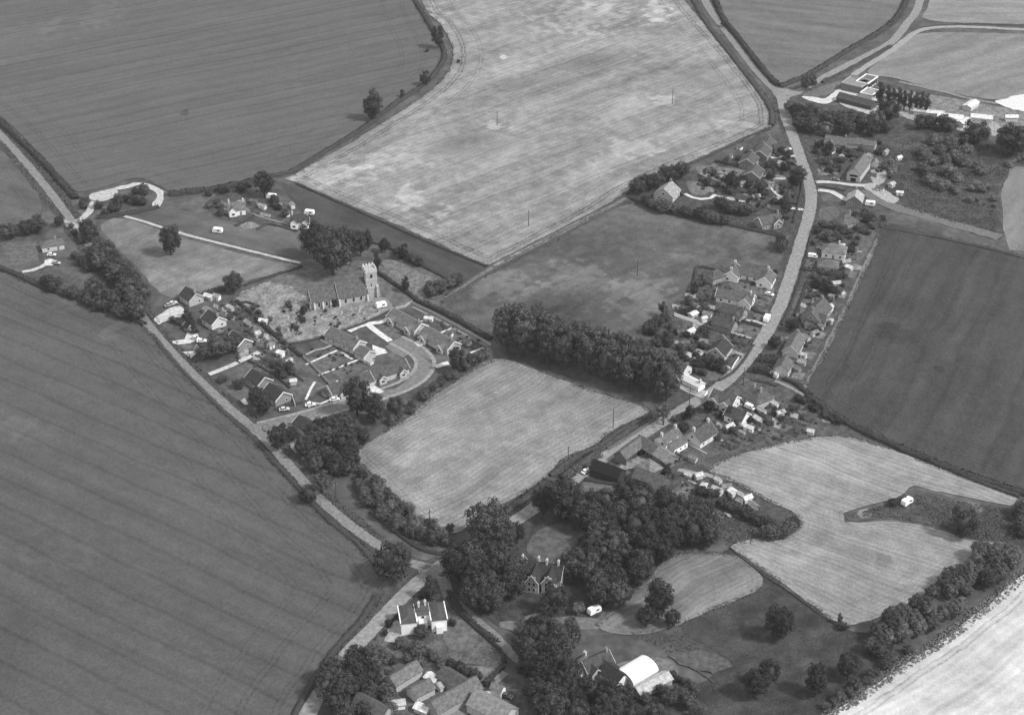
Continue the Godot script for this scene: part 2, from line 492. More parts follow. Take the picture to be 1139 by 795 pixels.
	field("wheat_field", "very pale open field beyond the last hedge", [880,860, 908,806, 950,778, 1000,744, 1060,704, 1110,664, 1139,640, 1290,540, 1290,860], 228,
		{"rows": [920, 795, 1139, 650], "period": 3.0, "row_amp": 9.0, "streak": 0.2, "patch_amp": 0.12, "mid_amp": 0.11, "grain": 0.1, "res": 0.4, "crop": 0.3, "wheelings": [[6.0, 31.0, 0.5]]})
	field("meadow", "overgrown hollow inside the pale cut field", [940,574, 962,567, 1000,556, 1018,545, 1040,549, 1090,560, 1139,566, 1290,600, 1290,625, 1139,615, 1118,601, 1080,599, 1050,588, 1000,578, 945,579], 90,
		{"rows": [940, 575, 1139, 590], "period": 3.0, "row_amp": 3.0, "patch_amp": 0.09, "mid_amp": 0.17, "grain": 0.12, "res": 0.35, "crop": 0.15, "bare": [[960, 571, 6, 3, 60], [1085, 563, 7, 4, 40]]})

# ================================================================ roads and tracks
func roads() -> void:
	var tar := paving(164)
	ribbon("verge", "grass verge along the long lane", [-60,96, 0,150, 40,195, 72,236, 100,275, 140,328, 172,372, 205,408, 250,450, 292,486, 325,522, 352,553, 395,590, 440,622, 470,636], 11.0, soil(78, 30.0), 0.02, 0.8)
	ribbon("verge", "grass verge along the village street", [868,106, 874,128, 884,156, 894,185, 901,212, 900,238, 890,272, 879,308, 867,342, 848,378, 828,404, 800,430, 765,452, 720,480, 675,508, 640,533, 600,562, 560,590, 520,612, 478,636], 11.5, soil(78, 30.0), 0.02, 0.8)
	ribbon("village_street", "pale grey tarmac street curving through the village", [869,104, 874,128, 884,156, 894,185, 902,212, 901,236, 891,270, 880,306, 868,340, 850,375, 830,402, 802,429, 766,452, 720,480, 676,507, 640,532, 600,561, 560,588, 520,612, 478,638, 452,660, 425,688, 398,716, 372,745, 350,778, 335,815, 320,870], 5.7, tar, 0.12, 0.22)
	ribbon("lane", "grey country lane along the huge dark field", [-80,76, -20,130, 0,150, 40,195, 72,236, 100,275, 140,328, 172,371, 205,407, 250,450, 292,486, 325,522, 352,552, 395,589, 436,616, 462,628, 486,632], 4.2, paving(148), 0.15, 0.2)
	ribbon("lane", "narrow lane dropping from the crossroads past the villa", [488,632, 494,648, 500,664, 514,678, 540,700, 566,724, 600,752, 640,790, 680,850], 4.0, paving(146), 0.19, 0.2)
	ribbon("lane", "far lane running up from the fork to open fields", [760,-60, 784,0, 806,32, 832,66, 850,88, 869,106], 5.0, paving(150), 0.16, 0.2)
	ribbon("farm_lane", "pale lane climbing behind the farm towards the horizon", [869,106, 888,102, 910,90, 938,75, 968,60, 993,46, 1010,25, 1022,6, 1040,-60], 5.0, paving(160), 0.17, 0.25)
	ribbon("farm_track", "light earth track splitting off behind the farm", [950,84, 970,70, 990,58, 1008,44, 1027,33, 1060,30, 1100,31, 1139,33, 1290,37], 4.0, paving(176), 0.21, 0.3)
	ribbon("farm_track", "chalky track past the poplar row", [1000,91, 1040,100, 1090,112, 1139,119, 1290,140], 2.6, paving(150), 0.21, 0.4)
	ribbon("farm_track", "grassy light track behind the scrubby meadow barn", [962,212, 985,226, 1020,238, 1070,252, 1113,264], 7.0, paving(126), 0.10, 0.8)
	ribbon("farm_track", "narrow hedged track dividing wheat from pasture", [496,332, 544,300, 600,271, 660,240, 702,218], 3.0, soil(120, 20.0), 0.10, 0.4)
	ribbon("footpath", "straight white footpath to the churchyard", [138,241, 160,247, 205,261, 260,275, 300,285, 334,293], 1.9, paving(208), 0.24, 0.12)
	ribbon("footpath", "thin pale path between back gardens and dark field", [862,424, 884,434, 900,445, 930,463, 960,478], 2.0, paving(158), 0.24, 0.3)
	ribbon("footpath", "thin hedge side path below the dark field", [960,478, 1010,500, 1080,529, 1139,551], 1.2, paving(120), 0.24, 0.3)
	# chalk track loop
	ribbon("chalk_track", "bright chalk track joining the lane to its loop", [86,247, 94,241, 101,232, 105,224], 3.6, paving(212), 0.25, 0.4)
	ribbon("chalk_track", "bright white chalk loop round a patch of scrub", [103,222, 116,215, 135,209, 156,205, 168,208, 178,214, 177,222, 173,230], 4.0, paving(214), 0.26, 0.9)
	patch("chalk_track", "worn white chalk patch on the loop", [100,222, 101,216, 112,213, 128,210, 130,216, 122,222, 112,225], paving(205), 0.28, true, 0.5)
	patch("lane_mouth", "pale gravel bay beside the lane", [68,243, 76,246, 86,250, 84,258, 76,255], paving(190), 0.25, true, 0.3)
	patch("lane_mouth", "wide mouth where the lanes meet the crossroads", [462,625, 478,631, 500,628, 514,617, 519,620, 502,638, 495,650, 488,648, 476,640, 466,638], paving(140), 0.105)
	patch("lane_mouth", "wide pale mouth at the fork of the far lanes", [858,98, 868,98, 884,100, 893,104, 880,108, 877,114, 866,112], paving(160), 0.105)
	# the close
	var c := smooth(plan([289,476, 330,466, 375,453, 420,440, 452,428, 468,416, 473,403, 465,392, 452,384, 440,378]), false, 2.0)
	strip_sheet("close_road", "tarmac road of the close of bungalows", c, -2.9, 2.9, 0.1, paving(140), 0.05, 0.0)
	strip_sheet("pavement", "pale pavement on the inner side of the close", c, -4.5, -2.9, 0.22, paving(170), 0.0, 0.14)
	strip_sheet("pavement", "pale pavement on the outer side of the close", c, 2.9, 4.5, 0.22, paving(172), 0.0, 0.14)
	patch("close_road", "square turning head at the end of the close", [428,386, 447,375, 466,388, 448,398], paving(139), 0.104, false)
	patch("lane_mouth", "broad tarmac mouth of the close at the lane", [268,470, 284,472, 300,468, 318,464, 322,472, 308,482, 298,490], paving(138), 0.19)

# ================================================================ gardens, yards and drives
func plots() -> void:
	# the close: lawns first, then white concrete
	var lawn := soil(84, 24.0)
	var lawn_light := soil(102, 24.0)
	var dark := soil(66, 20.0)
	var white := paving(246)
	var grey_path := paving(190)
	patch("churchyard", "pale worn grass of the churchyard", [263,334, 300,312, 322,318, 340,325, 345,342, 412,326, 440,344, 400,361, 340,378, 315,382, 300,372], garden_soil(140, 60.0), 0.05, true, 1.1)
	patch("churchyard", "longer mown churchyard grass beyond the church", [300,312, 335,297, 400,290, 430,300, 470,330, 446,344, 415,325, 345,330, 322,318], soil(106, 26.0), 0.05, true, 0.4)
	patch("garden", "rough garden with pale beds beyond the church tower", [424,292, 440,290, 470,305, 500,316, 490,330, 470,330, 445,314], garden_soil(118), 0.05, true, 0.4)
	var grass := [[[391,372, 402,366, 418,378, 428,384, 415,386, 404,380], "triangular lawn beside the branching white drive"], [[419,363, 432,359, 450,371, 444,375, 434,378, 422,369], "lawn between the white drive and the north bungalows"],
		[[345,386, 368,376, 374,384, 350,395, 340,396], "back lawn with a curved path"], [[345,404, 376,390, 392,398, 362,413], "large square back lawn between two white paths"],
		[[366,413, 396,402, 408,408, 380,422], "back lawn below the longer white path"], [[330,428, 350,420, 362,432, 345,442], "corner lawn behind the garden shed"],
		[[462,348, 476,350, 470,356, 458,352], "small top back lawn of the close"], [[480,353, 500,362, 488,370, 470,360], "second back lawn of the close"], [[502,365, 520,374, 508,380, 490,372], "third back lawn of the close"], [[524,376, 540,384, 524,391, 510,383], "last back lawn of the close"],
		[[466,394, 488,404, 486,410, 476,402], "front lawn inside the bend of the close"], [[426,430, 445,422, 452,424, 440,432, 428,434], "front lawn beside the white parking apron"], [[438,388, 452,396, 440,402, 428,395], "front lawn by the turning head"],
		[[258,352, 290,346, 305,372, 270,362], "long back garden below the churchyard hedge"], [[246,330, 262,338, 275,350, 240,345], "back lawn of the first gabled house"], [[278,370, 310,376, 330,394, 300,392, 280,384], "lower back garden below the churchyard hedge"],
		[[175,350, 192,340, 200,348, 185,356], "front lawn on the lane by the belt of trees"], [[178,366, 200,356, 208,366, 190,372], "front lawn between two white drives"], [[196,380, 212,378, 214,388, 200,390], "small front lawn by the lowest white drive"],
		[[262,408, 290,402, 300,412, 276,418], "lawn beside the straight white drive"], [[310,418, 345,420, 348,438, 326,440], "back lawn of the paired gabled houses"],
		[[12,300, 30,306, 62,300, 92,312, 80,326, 40,312], "lawn below the secluded bungalow"], [[0,270, 40,268, 42,290, 10,296], "lawn left of the secluded bungalow"]]
	for a in grass:
		patch("lawn", a[1], a[0], lawn if rng.randf() < 0.6 else lawn_light, 0.05, false, 0.2)
	# white drives and aprons of the close
	ribbon("driveway", "branching white concrete drive above the close", [388,369, 400,363, 412,360, 424,359, 433,354], 2.8, white, 0.27, 0.05)
	ribbon("driveway", "stem of the branching white drive", [410,362, 420,370, 434,380], 2.8, white, 0.28, 0.05)
	patch("driveway", "white concrete yard beside the wing garage", [414,384, 428,389, 431,393, 418,396, 415,399], white, 0.27, false)
	patch("driveway", "small white apron by the turning head", [460,381, 468,378, 471,384, 465,386], white, 0.27, false)
	patch("driveway", "white drive on the outer bend of the close", [482,407, 498,402, 500,406, 486,410], white, 0.27, false)
	patch("driveway", "white parking apron below the row bungalow", [411,428, 418,430, 427,436, 419,440, 412,435], white, 0.27, false)
	for a in [[[340,406, 375,390], "white path beside the large square lawn"], [[354,418, 400,400], "longer white path between back lawns"], [[340,395, 350,390, 360,388, 370,384], "curved white garden path"], [[356,378, 370,385], "short white terrace by the curved path"], [[378,392, 392,400], "white terrace behind the west bungalows"],
		[[465,359, 480,353], "white path between the top back lawns"], [[487,372, 503,365], "white path between the second and third lawns"], [[508,382, 524,376], "white path between the third and last lawns"], [[523,393, 538,387], "white slab path at the end of the back lawns"],
		[[340,445, 346,432, 350,425], "white path beside the corner lawn"], [[374,424, 386,430, 392,426], "white path round a small bed"]]:
		ribbon("garden_path", a[1], a[0], 1.1, grey_path if rng.randf() < 0.5 else white, 0.24, 0.05)
	ribbon("garden_path", "long back path behind the close lawns", [459,342, 480,352, 502,364, 524,376, 543,386], 1.5, paving(150), 0.24, 0.08)
	# drives on the lane
	patch("driveway", "wide pale gravel drive of the first gabled house", [171,355, 180,349, 188,343, 200,341, 205,344, 203,352, 192,356, 180,359, 177,362], paving(222), 0.27, true, 0.2)
	patch("driveway", "white forked drive of the second gabled house", [191,380, 205,378, 208,371, 218,370, 220,378, 212,382, 197,384], paving(232), 0.27, true, 0.2)
	patch("driveway", "white lowest drive on the lane", [203,392, 214,391, 218,384, 222,386, 219,393, 212,399], paving(238), 0.27, false)
	ribbon("driveway", "long straight white drive between gardens", [232,417, 250,410, 270,401, 288,392], 2.6, paving(224), 0.27, 0.12)
	patch("driveway", "small white apron beside the dark garden trees", [267,446, 272,443, 276,450, 272,451], white, 0.27, false)
	patch("driveway", "white apron at the mouth of the close", [338,452, 344,446, 348,450, 344,454], white, 0.27, false)
	patch("driveway", "pale turning space by the lane bungalow", [322,494, 338,490, 344,498, 330,505], paving(160), 0.27, true, 0.2)
	ribbon("driveway", "pale drive of the secluded bungalow", [24,303, 36,301, 46,297, 54,292], 2.6, paving(215), 0.27, 0.15)
	patch("driveway", "white parking space by the secluded bungalow", [49,290, 55,288, 61,291, 58,296, 51,296], paving(235), 0.27)
	# two white cottages
	patch("garden", "garden of the upper white cottage", [232,222, 262,212, 292,220, 318,228, 310,246, 262,246, 236,240], garden_soil(78), 0.05, true, 0.4)
	patch("vegetable_plot", "pale bare plot below the upper cottage", [266,248, 280,247, 288,252, 272,255], garden_soil(140), 0.07)
	ribbon("footpath", "thin path joining the two white cottages", [280,238, 295,243, 325,251], 1.0, paving(160), 0.24, 0.1)
	# street, west side north
	patch("garden", "overgrown gardens round the north street houses", [704,222, 740,202, 790,182, 835,160, 856,148, 872,160, 884,185, 892,215, 888,250, 870,262, 800,246, 745,234], garden_soil(72), 0.05, true, 0.4)
	for a in [[[766,202, 790,206, 786,216, 770,216], "pale lawn above the winding white drive"], [[776,185, 800,186, 806,192, 780,194], "narrow lawn behind the north houses"], [[800,186, 830,190, 828,196, 804,193], "striped lawn below the middle gable"], [[864,206, 880,210, 884,220, 866,218], "small lawn by the street"], [[850,198, 876,200, 880,206, 852,205], "front lawn behind the street tree"]]:
		patch("lawn", a[1], a[0], soil(118, 18.0), 0.14, true, 0.2)
	ribbon("driveway", "winding white drive of the pale roofed bungalow", [762,216, 770,220, 780,222, 790,221, 796,217], 2.2, paving(236), 0.27, 0.15)
	ribbon("driveway", "white drive continuing through the shrubs", [796,218, 806,220, 818,223, 835,226], 1.8, paving(212), 0.27, 0.2)
	ribbon("driveway", "white straight drive of the north gabled houses", [858,176, 872,174, 885,174], 2.6, paving(226), 0.27, 0.15)
	ribbon("driveway", "pale drive beside the big street tree", [850,196, 860,199, 874,199], 2.4, paving(206), 0.27, 0.15)
	ribbon("garden_path", "slanting white path between the gardens", [856,208, 863,215, 870,221], 1.6, paving(226), 0.27, 0.12)
	ribbon("driveway", "short white drive above the cross gabled house", [880,232, 894,234], 2.4, paving(230), 0.27, 0.1)
	# street, west side middle
	patch("garden", "patchwork of gardens on the west side of the street", [742,345, 762,326, 776,305, 806,294, 862,297, 872,310, 866,338, 848,374, 826,400, 800,424, 770,436, 748,432, 735,405, 716,368], garden_soil(80), 0.05, true, 0.4)
	for a in [[[806,312, 840,316, 838,328, 826,330, 812,318], "front lawn before the white gabled pair"], [[836,322, 858,325, 852,340, 832,335], "lawn with a parked car beside it"], [[752,348, 776,352, 778,362, 756,356], "back lawn at the pasture edge"], [[818,362, 846,366, 838,374, 812,370], "lawn behind the round clipped shrubs"], [[766,385, 780,384, 784,392, 768,392], "small bright lawn beside a shed"], [[782,412, 802,415, 796,424, 780,420], "curved lawn behind the bend"], [[848,345, 858,348, 850,358, 838,352], "front lawn with a white globe shrub"]]:
		patch("lawn", a[1], a[0], soil(104, 18.0), 0.14, true, 0.2)
	ribbon("garden_path", "long white path between the west gardens", [750,351, 765,356, 780,361, 800,367, 820,372, 836,377], 1.5, paving(196), 0.27, 0.15)
	patch("driveway", "grey lay-by for the parked white car", [848,322, 860,318, 860,332, 852,340, 846,332], paving(134), 0.13)
	ribbon("garden_path", "white path ending at the street by the round shrub", [828,356, 842,358, 852,362], 1.6, paving(210), 0.27, 0.1)
	patch("driveway", "white walled forecourt of the low white building", [754,430, 770,436, 782,442, 786,436, 776,430, 764,426], paving(196), 0.27, false)
	ribbon("garden_path", "white stepped path to the street", [794,399, 804,405, 814,411], 1.4, paving(206), 0.27, 0.12)
	# street, east side
	patch("garden", "gardens and yards on the east side of the street", [900,255, 912,225, 960,228, 990,240, 985,252, 970,283, 948,330, 920,388, 897,434, 870,420, 846,430, 830,412, 852,384, 872,345, 884,310], garden_soil(78), 0.05, true, 0.4)
	for a in [[[914,232, 930,230, 934,238, 926,246, 912,244], "smooth lawn beside the hipped farm cottage"], [[884,330, 902,330, 896,344, 880,342], "square front lawn by a narrow path"], [[895,288, 908,292, 906,298, 893,296], "small lawn behind the white van"], [[952,258, 975,254, 962,285, 944,300], "long grass plot by the dark field"]]:
		patch("lawn", a[1], a[0], soil(98, 18.0), 0.14, true, 0.2)
	for k in 11:                                # strips of vegetables along the dark field
		var t := k / 11.0
		var v := lerpf(300, 424, t)
		var u := lerpf(958, 893, t)
		patch("vegetable_plot", "narrow vegetable strip along the dark field", [u - 14, v, u - 3, v + 3, u - 7, v + 10, u - 19, v + 7], garden_soil([112.0, 76.0, 134.0, 90.0][k % 4]), 0.14, false, 0.2).set_meta("group", "vegetable strips along the dark field")
	ribbon("garden_path", "narrow white path across the east gardens", [884,326, 900,325, 905,325], 1.0, paving(150), 0.27, 0.1)
	ribbon("verge", "bright headland strip beside the dark field", [986,252, 968,286, 946,334, 920,386, 897,432], 2.4, soil(126, 16.0), 0.10, 0.4)
	# street, south-east
	patch("garden", "gardens behind the lower street houses", [770,462, 800,444, 832,424, 868,424, 898,446, 940,470, 948,484, 898,486, 850,497, 800,512, 786,520, 760,512, 740,515, 726,500], garden_soil(84), 0.05, true, 0.4)
	for k in 7:
		var u := 800.0 + 14.0 * k
		patch("vegetable_plot", "dark dug bed in the long allotment garden", [u, 497 - 5.5 * k, u + 18, 501 - 5.0 * k, u + 24, 497 - 5.0 * k, u + 7, 493 - 5.5 * k], garden_soil([56.0, 92.0, 70.0][k % 3]), 0.14, false, 0.2).set_meta("group", "dug beds of the long allotment garden")
	patch("yard", "open earth yard of the L-shaped barn", [690,516, 700,512, 716,506, 728,504, 732,512, 716,520, 700,522, 690,524], soil(150, 14.0), 0.14, true, 0.2)
	patch("paddock", "rough paddock below the black barn", [650,536, 680,540, 720,552, 760,566, 745,575, 700,568, 652,560], soil(104, 18.0), 0.05, true, 0.4)
	patch("lawn", "garden lawn behind the white house", [757,508, 775,500, 790,508, 776,514], soil(92, 14.0), 0.14)
	patch("vegetable_plot", "square plot beside the cluttered sheds", [745,548, 762,536, 775,542, 758,556], garden_soil(110), 0.14, false, 0.2)
	ribbon("garden_path", "pale path past the cluttered sheds", [754,523, 768,526, 786,530], 2.2, paving(172), 0.27, 0.3)
	patch("garden", "rough ground round the cluttered sheds", [760,516, 790,522, 822,540, 850,556, 880,571, 886,580, 850,590, 800,588, 760,570, 742,556], garden_soil(76), 0.05, true, 0.4)
	# manor, crossroads, villa and the bottom
	patch("lawn", "smooth wide lawn behind the gabled manor", [586,612, 600,590, 625,582, 650,590, 648,615, 636,632, 610,628], soil(96, 26.0), 0.05)
	patch("garden", "grounds of the gabled manor", [500,650, 560,610, 600,575, 660,560, 720,560, 690,640, 660,690, 600,705, 560,700], garden_soil(66), 0.03, true, 0.4)
	patch("driveway", "pale gravel sweep below the manor", [556,692, 590,690, 640,686, 668,690, 664,700, 620,700, 580,702, 556,698], paving(132), 0.10, true, 0.3)
	patch("garden", "garden of the white villa", [430,690, 462,664, 488,662, 510,678, 560,724, 545,740, 500,736, 450,735, 420,712], garden_soil(92), 0.05, true, 0.4)
	patch("driveway", "pale gravel drive of the white villa", [430,702, 440,690, 447,692, 448,706, 440,716, 428,714], paving(190), 0.27, true, 0.2)
	patch("lawn", "lawn right of the white villa", [494,698, 512,690, 532,708, 520,724, 498,720], soil(108, 20.0), 0.14)
	patch("lawn", "worn lawn below the villa's shrubbery", [500,742, 545,742, 560,752, 540,762, 512,752], soil(124, 20.0), 0.07)
	patch("yard", "farmyard between the long roofs", [430,760, 470,742, 545,752, 600,790, 600,850, 400,850, 395,790], soil(94, 14.0), 0.05, true, 0.4)
	ribbon("driveway", "straight hedged drive to the long pale roof", [562,748, 545,762, 520,784, 500,805], 3.0, paving(150), 0.27, 0.2)
	patch("lawn", "grass slope beside the dark belt of trees", [565,752, 588,770, 600,800, 580,810, 560,775], soil(90, 18.0), 0.07)
	patch("yard", "concrete yard round the white arched barn", [676,750, 690,738, 735,732, 755,746, 744,762, 712,776, 690,770], soil(122, 14.0), 0.05, true, 0.3)
	patch("tennis_court", "pale worn hard court in the rough pasture", [745,728, 780,726, 814,738, 800,750, 772,746], soil(92, 20.0), 0.40, true, 0.9)
	patch("garden", "overgrown garden round the arched barn", [640,740, 690,760, 740,770, 790,790, 770,840, 600,850, 610,770], garden_soil(70), 0.03, true, 0.4)
	ribbon("footpath", "dark ditch path dividing stubble from pasture", [808,612, 850,645, 884,664, 925,692], 2.0, soil(60, 10.0), 0.05, 0.3)
	# farm at the top
	patch("yard", "white concrete farmyard between the flat sheds", [892,108, 905,108, 918,110, 926,104, 934,99, 942,100, 968,107, 978,113, 976,120, 955,118, 932,112, 920,116, 906,114], paving(232), 0.27, true, 0.3)
	patch("yard", "white concrete strip before the long dark shed", [934,113, 960,118, 980,122, 985,130, 965,127, 940,119], paving(206), 0.27, true, 0.3)
	patch("lawn", "smooth grass triangle by the farm drive", [893,106, 910,98, 935,90, 942,94, 930,101, 915,107], soil(112, 20.0), 0.10)
	patch("yard", "bright bare ground at the field edge", [1108,113, 1120,110, 1139,105, 1200,100, 1200,128, 1139,124, 1118,119], paving(250), 0.27, true, 0.5)
	patch("yard", "bare stony yard behind the dark trees", [1000,122, 1030,124, 1080,130, 1110,138, 1112,150, 1085,150, 1050,140, 1010,132], soil(170, 14.0), 0.10, true, 0.5)
	patch("garden", "grass round the poplar row and yard", [985,100, 1040,106, 1139,124, 1200,135, 1200,160, 1110,150, 1030,134, 985,126], garden_soil(130), 0.05, true, 0.4)
	patch("garden", "overgrown gardens before the farm", [874,115, 900,112, 960,124, 1010,132, 1000,150, 975,165, 980,190, 962,215, 910,212, 902,195, 890,165], garden_soil(76), 0.05, true, 0.4)
	ribbon("driveway", "white drive to the long barn", [908,203, 925,203, 945,206, 962,207], 3.0, paving(220), 0.27, 0.3)
	ribbon("driveway", "curving white drive to the bright roofed cottage", [910,212, 925,214, 938,221, 945,224], 3.4, paving(228), 0.28, 0.3)
	patch("yard", "rubble strewn bright yard behind the barn", [960,206, 975,204, 985,212, 1000,222, 990,226, 972,216], soil(180, 10.0), 0.15, true, 0.5)
	patch("yard", "pale yard beside the barn lean-to", [970,190, 984,188, 988,196, 980,205, 972,204], soil(170, 10.0), 0.15, true, 0.4)
	garden_beds()

# beds, worn grass and dug earth in the gardens
func garden_beds() -> void:
	for a in [[[745,350, 765,330, 800,300, 850,318, 858,345, 836,380, 800,420, 770,425, 748,395], 46, "west street gardens"], [[905,260, 950,256, 960,290, 940,320, 905,380, 880,400, 870,380, 895,330], 40, "east street gardens"], [[790,455, 850,440, 900,455, 930,472, 860,490, 800,505], 34, "lower street gardens"],
		[[770,205, 830,175, 872,165, 886,215, 870,235, 800,230], 40, "north street gardens"], [[240,335, 300,355, 332,398, 300,425, 270,410, 235,370], 40, "long lane gardens"], [[905,150, 960,160, 985,190, 960,200, 912,195], 26, "farmhouse gardens"], [[765,520, 800,530, 850,560, 850,585, 780,575, 755,555], 30, "allotments"], [[430,740, 500,745, 545,760, 560,800, 420,800], 26, "long roofed farmyard"], [[232,222, 300,222, 320,240, 262,246], 14, "white cottage gardens"]]:
		var poly := PackedVector2Array()
		var lo := Vector2(9e9, 9e9)
		var hi := -lo
		for i in range(0, a[0].size(), 2):
			var q := Vector2(a[0][i], a[0][i + 1])
			poly.append(q)
			lo = lo.min(q)
			hi = hi.max(q)
		var got := 0
		for tries in 2000:
			if got >= a[1]:
				break
			var q := Vector2(rng.randf_range(lo.x, hi.x), rng.randf_range(lo.y, hi.y))
			if not Geometry2D.is_point_in_polygon(q, poly):
				continue
			got += 1
			var w := rng.randf_range(2.5, 7.0)
			var h := rng.randf_range(1.0, 3.2)
			var k := rng.randf_range(0.1, 0.5)
			var tone: float = [58.0, 92.0, 118.0, 140.0, 164.0, 74.0][rng.randi() % 6]
			patch("garden_bed", "small patch of dug earth or worn grass in the " + a[2], [q.x - w, q.y - h - w * k, q.x + w, q.y - h + w * k, q.x + w * 0.8, q.y + h + w * k, q.x - w, q.y + h - w * k], garden_soil(tone), 0.235, false, 0.35).set_meta("group", "beds in the " + a[2])

# ================================================================ plants
const ORDER := ["first", "second", "third", "fourth", "fifth", "sixth", "seventh", "eighth", "ninth"]
var protos := {}

func leaf_material(a: float) -> StandardMaterial3D:
	a = snappedf(a * 1.0, 0.005)
	var key := "leaves_%d" % roundi(a * 1000)
	if cache.has(key):
		return cache[key]
	var m := StandardMaterial3D.new()
	m.resource_name = key
	m.albedo_color = grey(a)
	m.vertex_color_use_as_albedo = true
	m.roughness = 0.8
	m.metallic_specular = 0.2
	m.backlight_enabled = true
	m.backlight = grey(a * 0.35)
	m.cull_mode = BaseMaterial3D.CULL_DISABLED
	cache[key] = m
	return m

func rand_dir() -> Vector3:
	var y := rng.randf_range(-1, 1)
	var t := rng.randf_range(0, TAU)
	var s := sqrt(1 - y * y)
	return Vector3(s * cos(t), y, s * sin(t))

func tuft(st: SurfaceTool, at: Vector3, n: Vector3, size: float, shade_n: Vector3, tint: float) -> void:
	if n.dot(shade_n) < 0.0:
		n = -n
	var t := n.cross(rand_dir()).normalized()
	if t.length() < 0.5:
		t = Vector3.RIGHT
	var b := n.cross(t)
	var q := [at + t * size * rng.randf_range(0.7, 1.2), at + b * size * rng.randf_range(0.45, 0.9), at - t * size * rng.randf_range(0.7, 1.2), at - b * size * rng.randf_range(0.45, 0.9)]
	st.set_color(Color(tint, tint, tint))
	st.set_normal(shade_n)
	for i in [0, 2, 1, 0, 3, 2]:
		st.add_vertex(q[i])

func lump(st: SurfaceTool, c: Vector3, r: Vector3, tint: float) -> void:       # solid core added inside a crown to block light
	st.set_color(Color(tint, tint, tint))
	for i in 5:
		for j in 8:
			var q := []
			for e in [[0, 0], [1, 0], [1, 1], [0, 0], [1, 1], [0, 1]]:
				var la: float = -PI / 2 + PI * (i + e[1]) / 5.0
				var lo: float = TAU * (j + e[0]) / 8.0
				q.append(Vector3(cos(la) * cos(lo), sin(la), cos(la) * sin(lo)))
			for d in q:
				st.set_normal(d)
				st.add_vertex(c + d * r)

# a crown of many clumps, each clump a ball of leaf tufts; height 1 is the full tree
func crown_mesh(kind: String) -> ArrayMesh:
	var st := SurfaceTool.new()
	st.begin(Mesh.PRIMITIVE_TRIANGLES)
	var n := 84
	var per := 95
	var base := 0.09
	var rad := 0.44
	var leaf := 0.023
	var lobe := Vector2(0.06, 0.115)
	match kind:
		"tall": base = 0.06; rad = 0.34; n = 110; lobe = Vector2(0.05, 0.09); per = 75; leaf = 0.020
		"poplar": base = 0.02; rad = 0.15; n = 26; lobe = Vector2(0.05, 0.085); per = 100; leaf = 0.024
		"cone": base = 0.04; rad = 0.24; n = 30; lobe = Vector2(0.06, 0.10); per = 100; leaf = 0.026
		"bush": base = -0.02; rad = 0.56; n = 34; lobe = Vector2(0.12, 0.22); per = 100; leaf = 0.04
		"open": base = 0.26; rad = 0.46; n = 26; lobe = Vector2(0.08, 0.15); per = 120; leaf = 0.028
	var mid := base + (1.0 - base) * (0.48 if kind != "cone" else 0.3)
	var lobes := []
	for i in n:
		var d := rand_dir()
		var rr := rng.randf_range(0.58, 0.86) if i > n / 5 else rng.randf_range(0.1, 0.5)
		if kind == "open":
			rr = rng.randf_range(0.3, 0.9)
		var c := Vector3(d.x * rad * rr, 0, d.z * rad * rr)
		var hy: float = (1.0 - mid) if d.y > 0 else (mid - base)
		c.y = mid + d.y * hy * rr
		if kind == "cone":
			var up := rng.randf()
			var ring := rad * (1.0 - up) * rng.randf_range(0.5, 0.9)
			c = Vector3(cos(i * 2.4) * ring, base + 0.08 + up * (0.85 - base), sin(i * 2.4) * ring)
		var r := rng.randf_range(lobe.x, lobe.y)
		if kind == "poplar" or kind == "cone":
			r *= 1.15 - 0.6 * absf(c.y - 0.4)
		c.y = minf(c.y, 0.985 - r * 0.8)
		c.y = maxf(c.y, r * 0.5)
		lobes.append([c, r])
	if kind != "open":
		lump(st, Vector3(0, mid - 0.02, 0), Vector3(rad * 0.54, (1.0 - base) * 0.28, rad * 0.54) if kind != "cone" else Vector3(rad * 0.4, 0.3, rad * 0.4), 0.85)
	for a in lobes:
		var c: Vector3 = a[0]
		var r: float = a[1]
		var tint := rng.randf_range(0.72, 1.0)
		lump(st, c, Vector3(r, r * 0.9, r) * 0.42, tint * 0.92)
		var m := int(per * (r / lobe.y) * (r / lobe.y)) + 20
		for k in m:
			var d := rand_dir()
			if d.y < -0.55 and rng.randf() < 0.7:
				continue
			var p := c + Vector3(d.x, d.y * 0.92, d.z) * r * rng.randf_range(0.80, 1.12)
			if p.y < 0.0:
				continue
			var buried := false
			for o in lobes:
				if o[0] != c and p.distance_squared_to(o[0]) < o[1] * o[1] * 0.42:
					buried = true
					break
			if buried:
				continue
			var face := (d + rand_dir() * 0.7).normalized()
			tuft(st, p, face, leaf * rng.randf_range(0.6, 1.15), (d + rand_dir() * 0.25 + (p - Vector3(0, mid, 0)).normalized() * 0.3).normalized(), tint * rng.randf_range(0.78, 1.15))
	return st.commit()

func limb(st: SurfaceTool, a: Vector3, b: Vector3, ra: float, rb: float) -> void:
	var d := (b - a).normalized()
	var t := d.cross(Vector3(0.3, 0.1, 0.9)).normalized()
	var s := d.cross(t)
	for i in 6:
		var n0 := t * cos(TAU * i / 6) + s * sin(TAU * i / 6)
		var n1 := t * cos(TAU * (i + 1) / 6) + s * sin(TAU * (i + 1) / 6)
		for q in [[n0, a, ra], [n1, b, rb], [n1, a, ra], [n0, a, ra], [n0, b, rb], [n1, b, rb]]:
			st.set_normal(q[0])
			st.add_vertex(q[1] + q[0] * q[2])

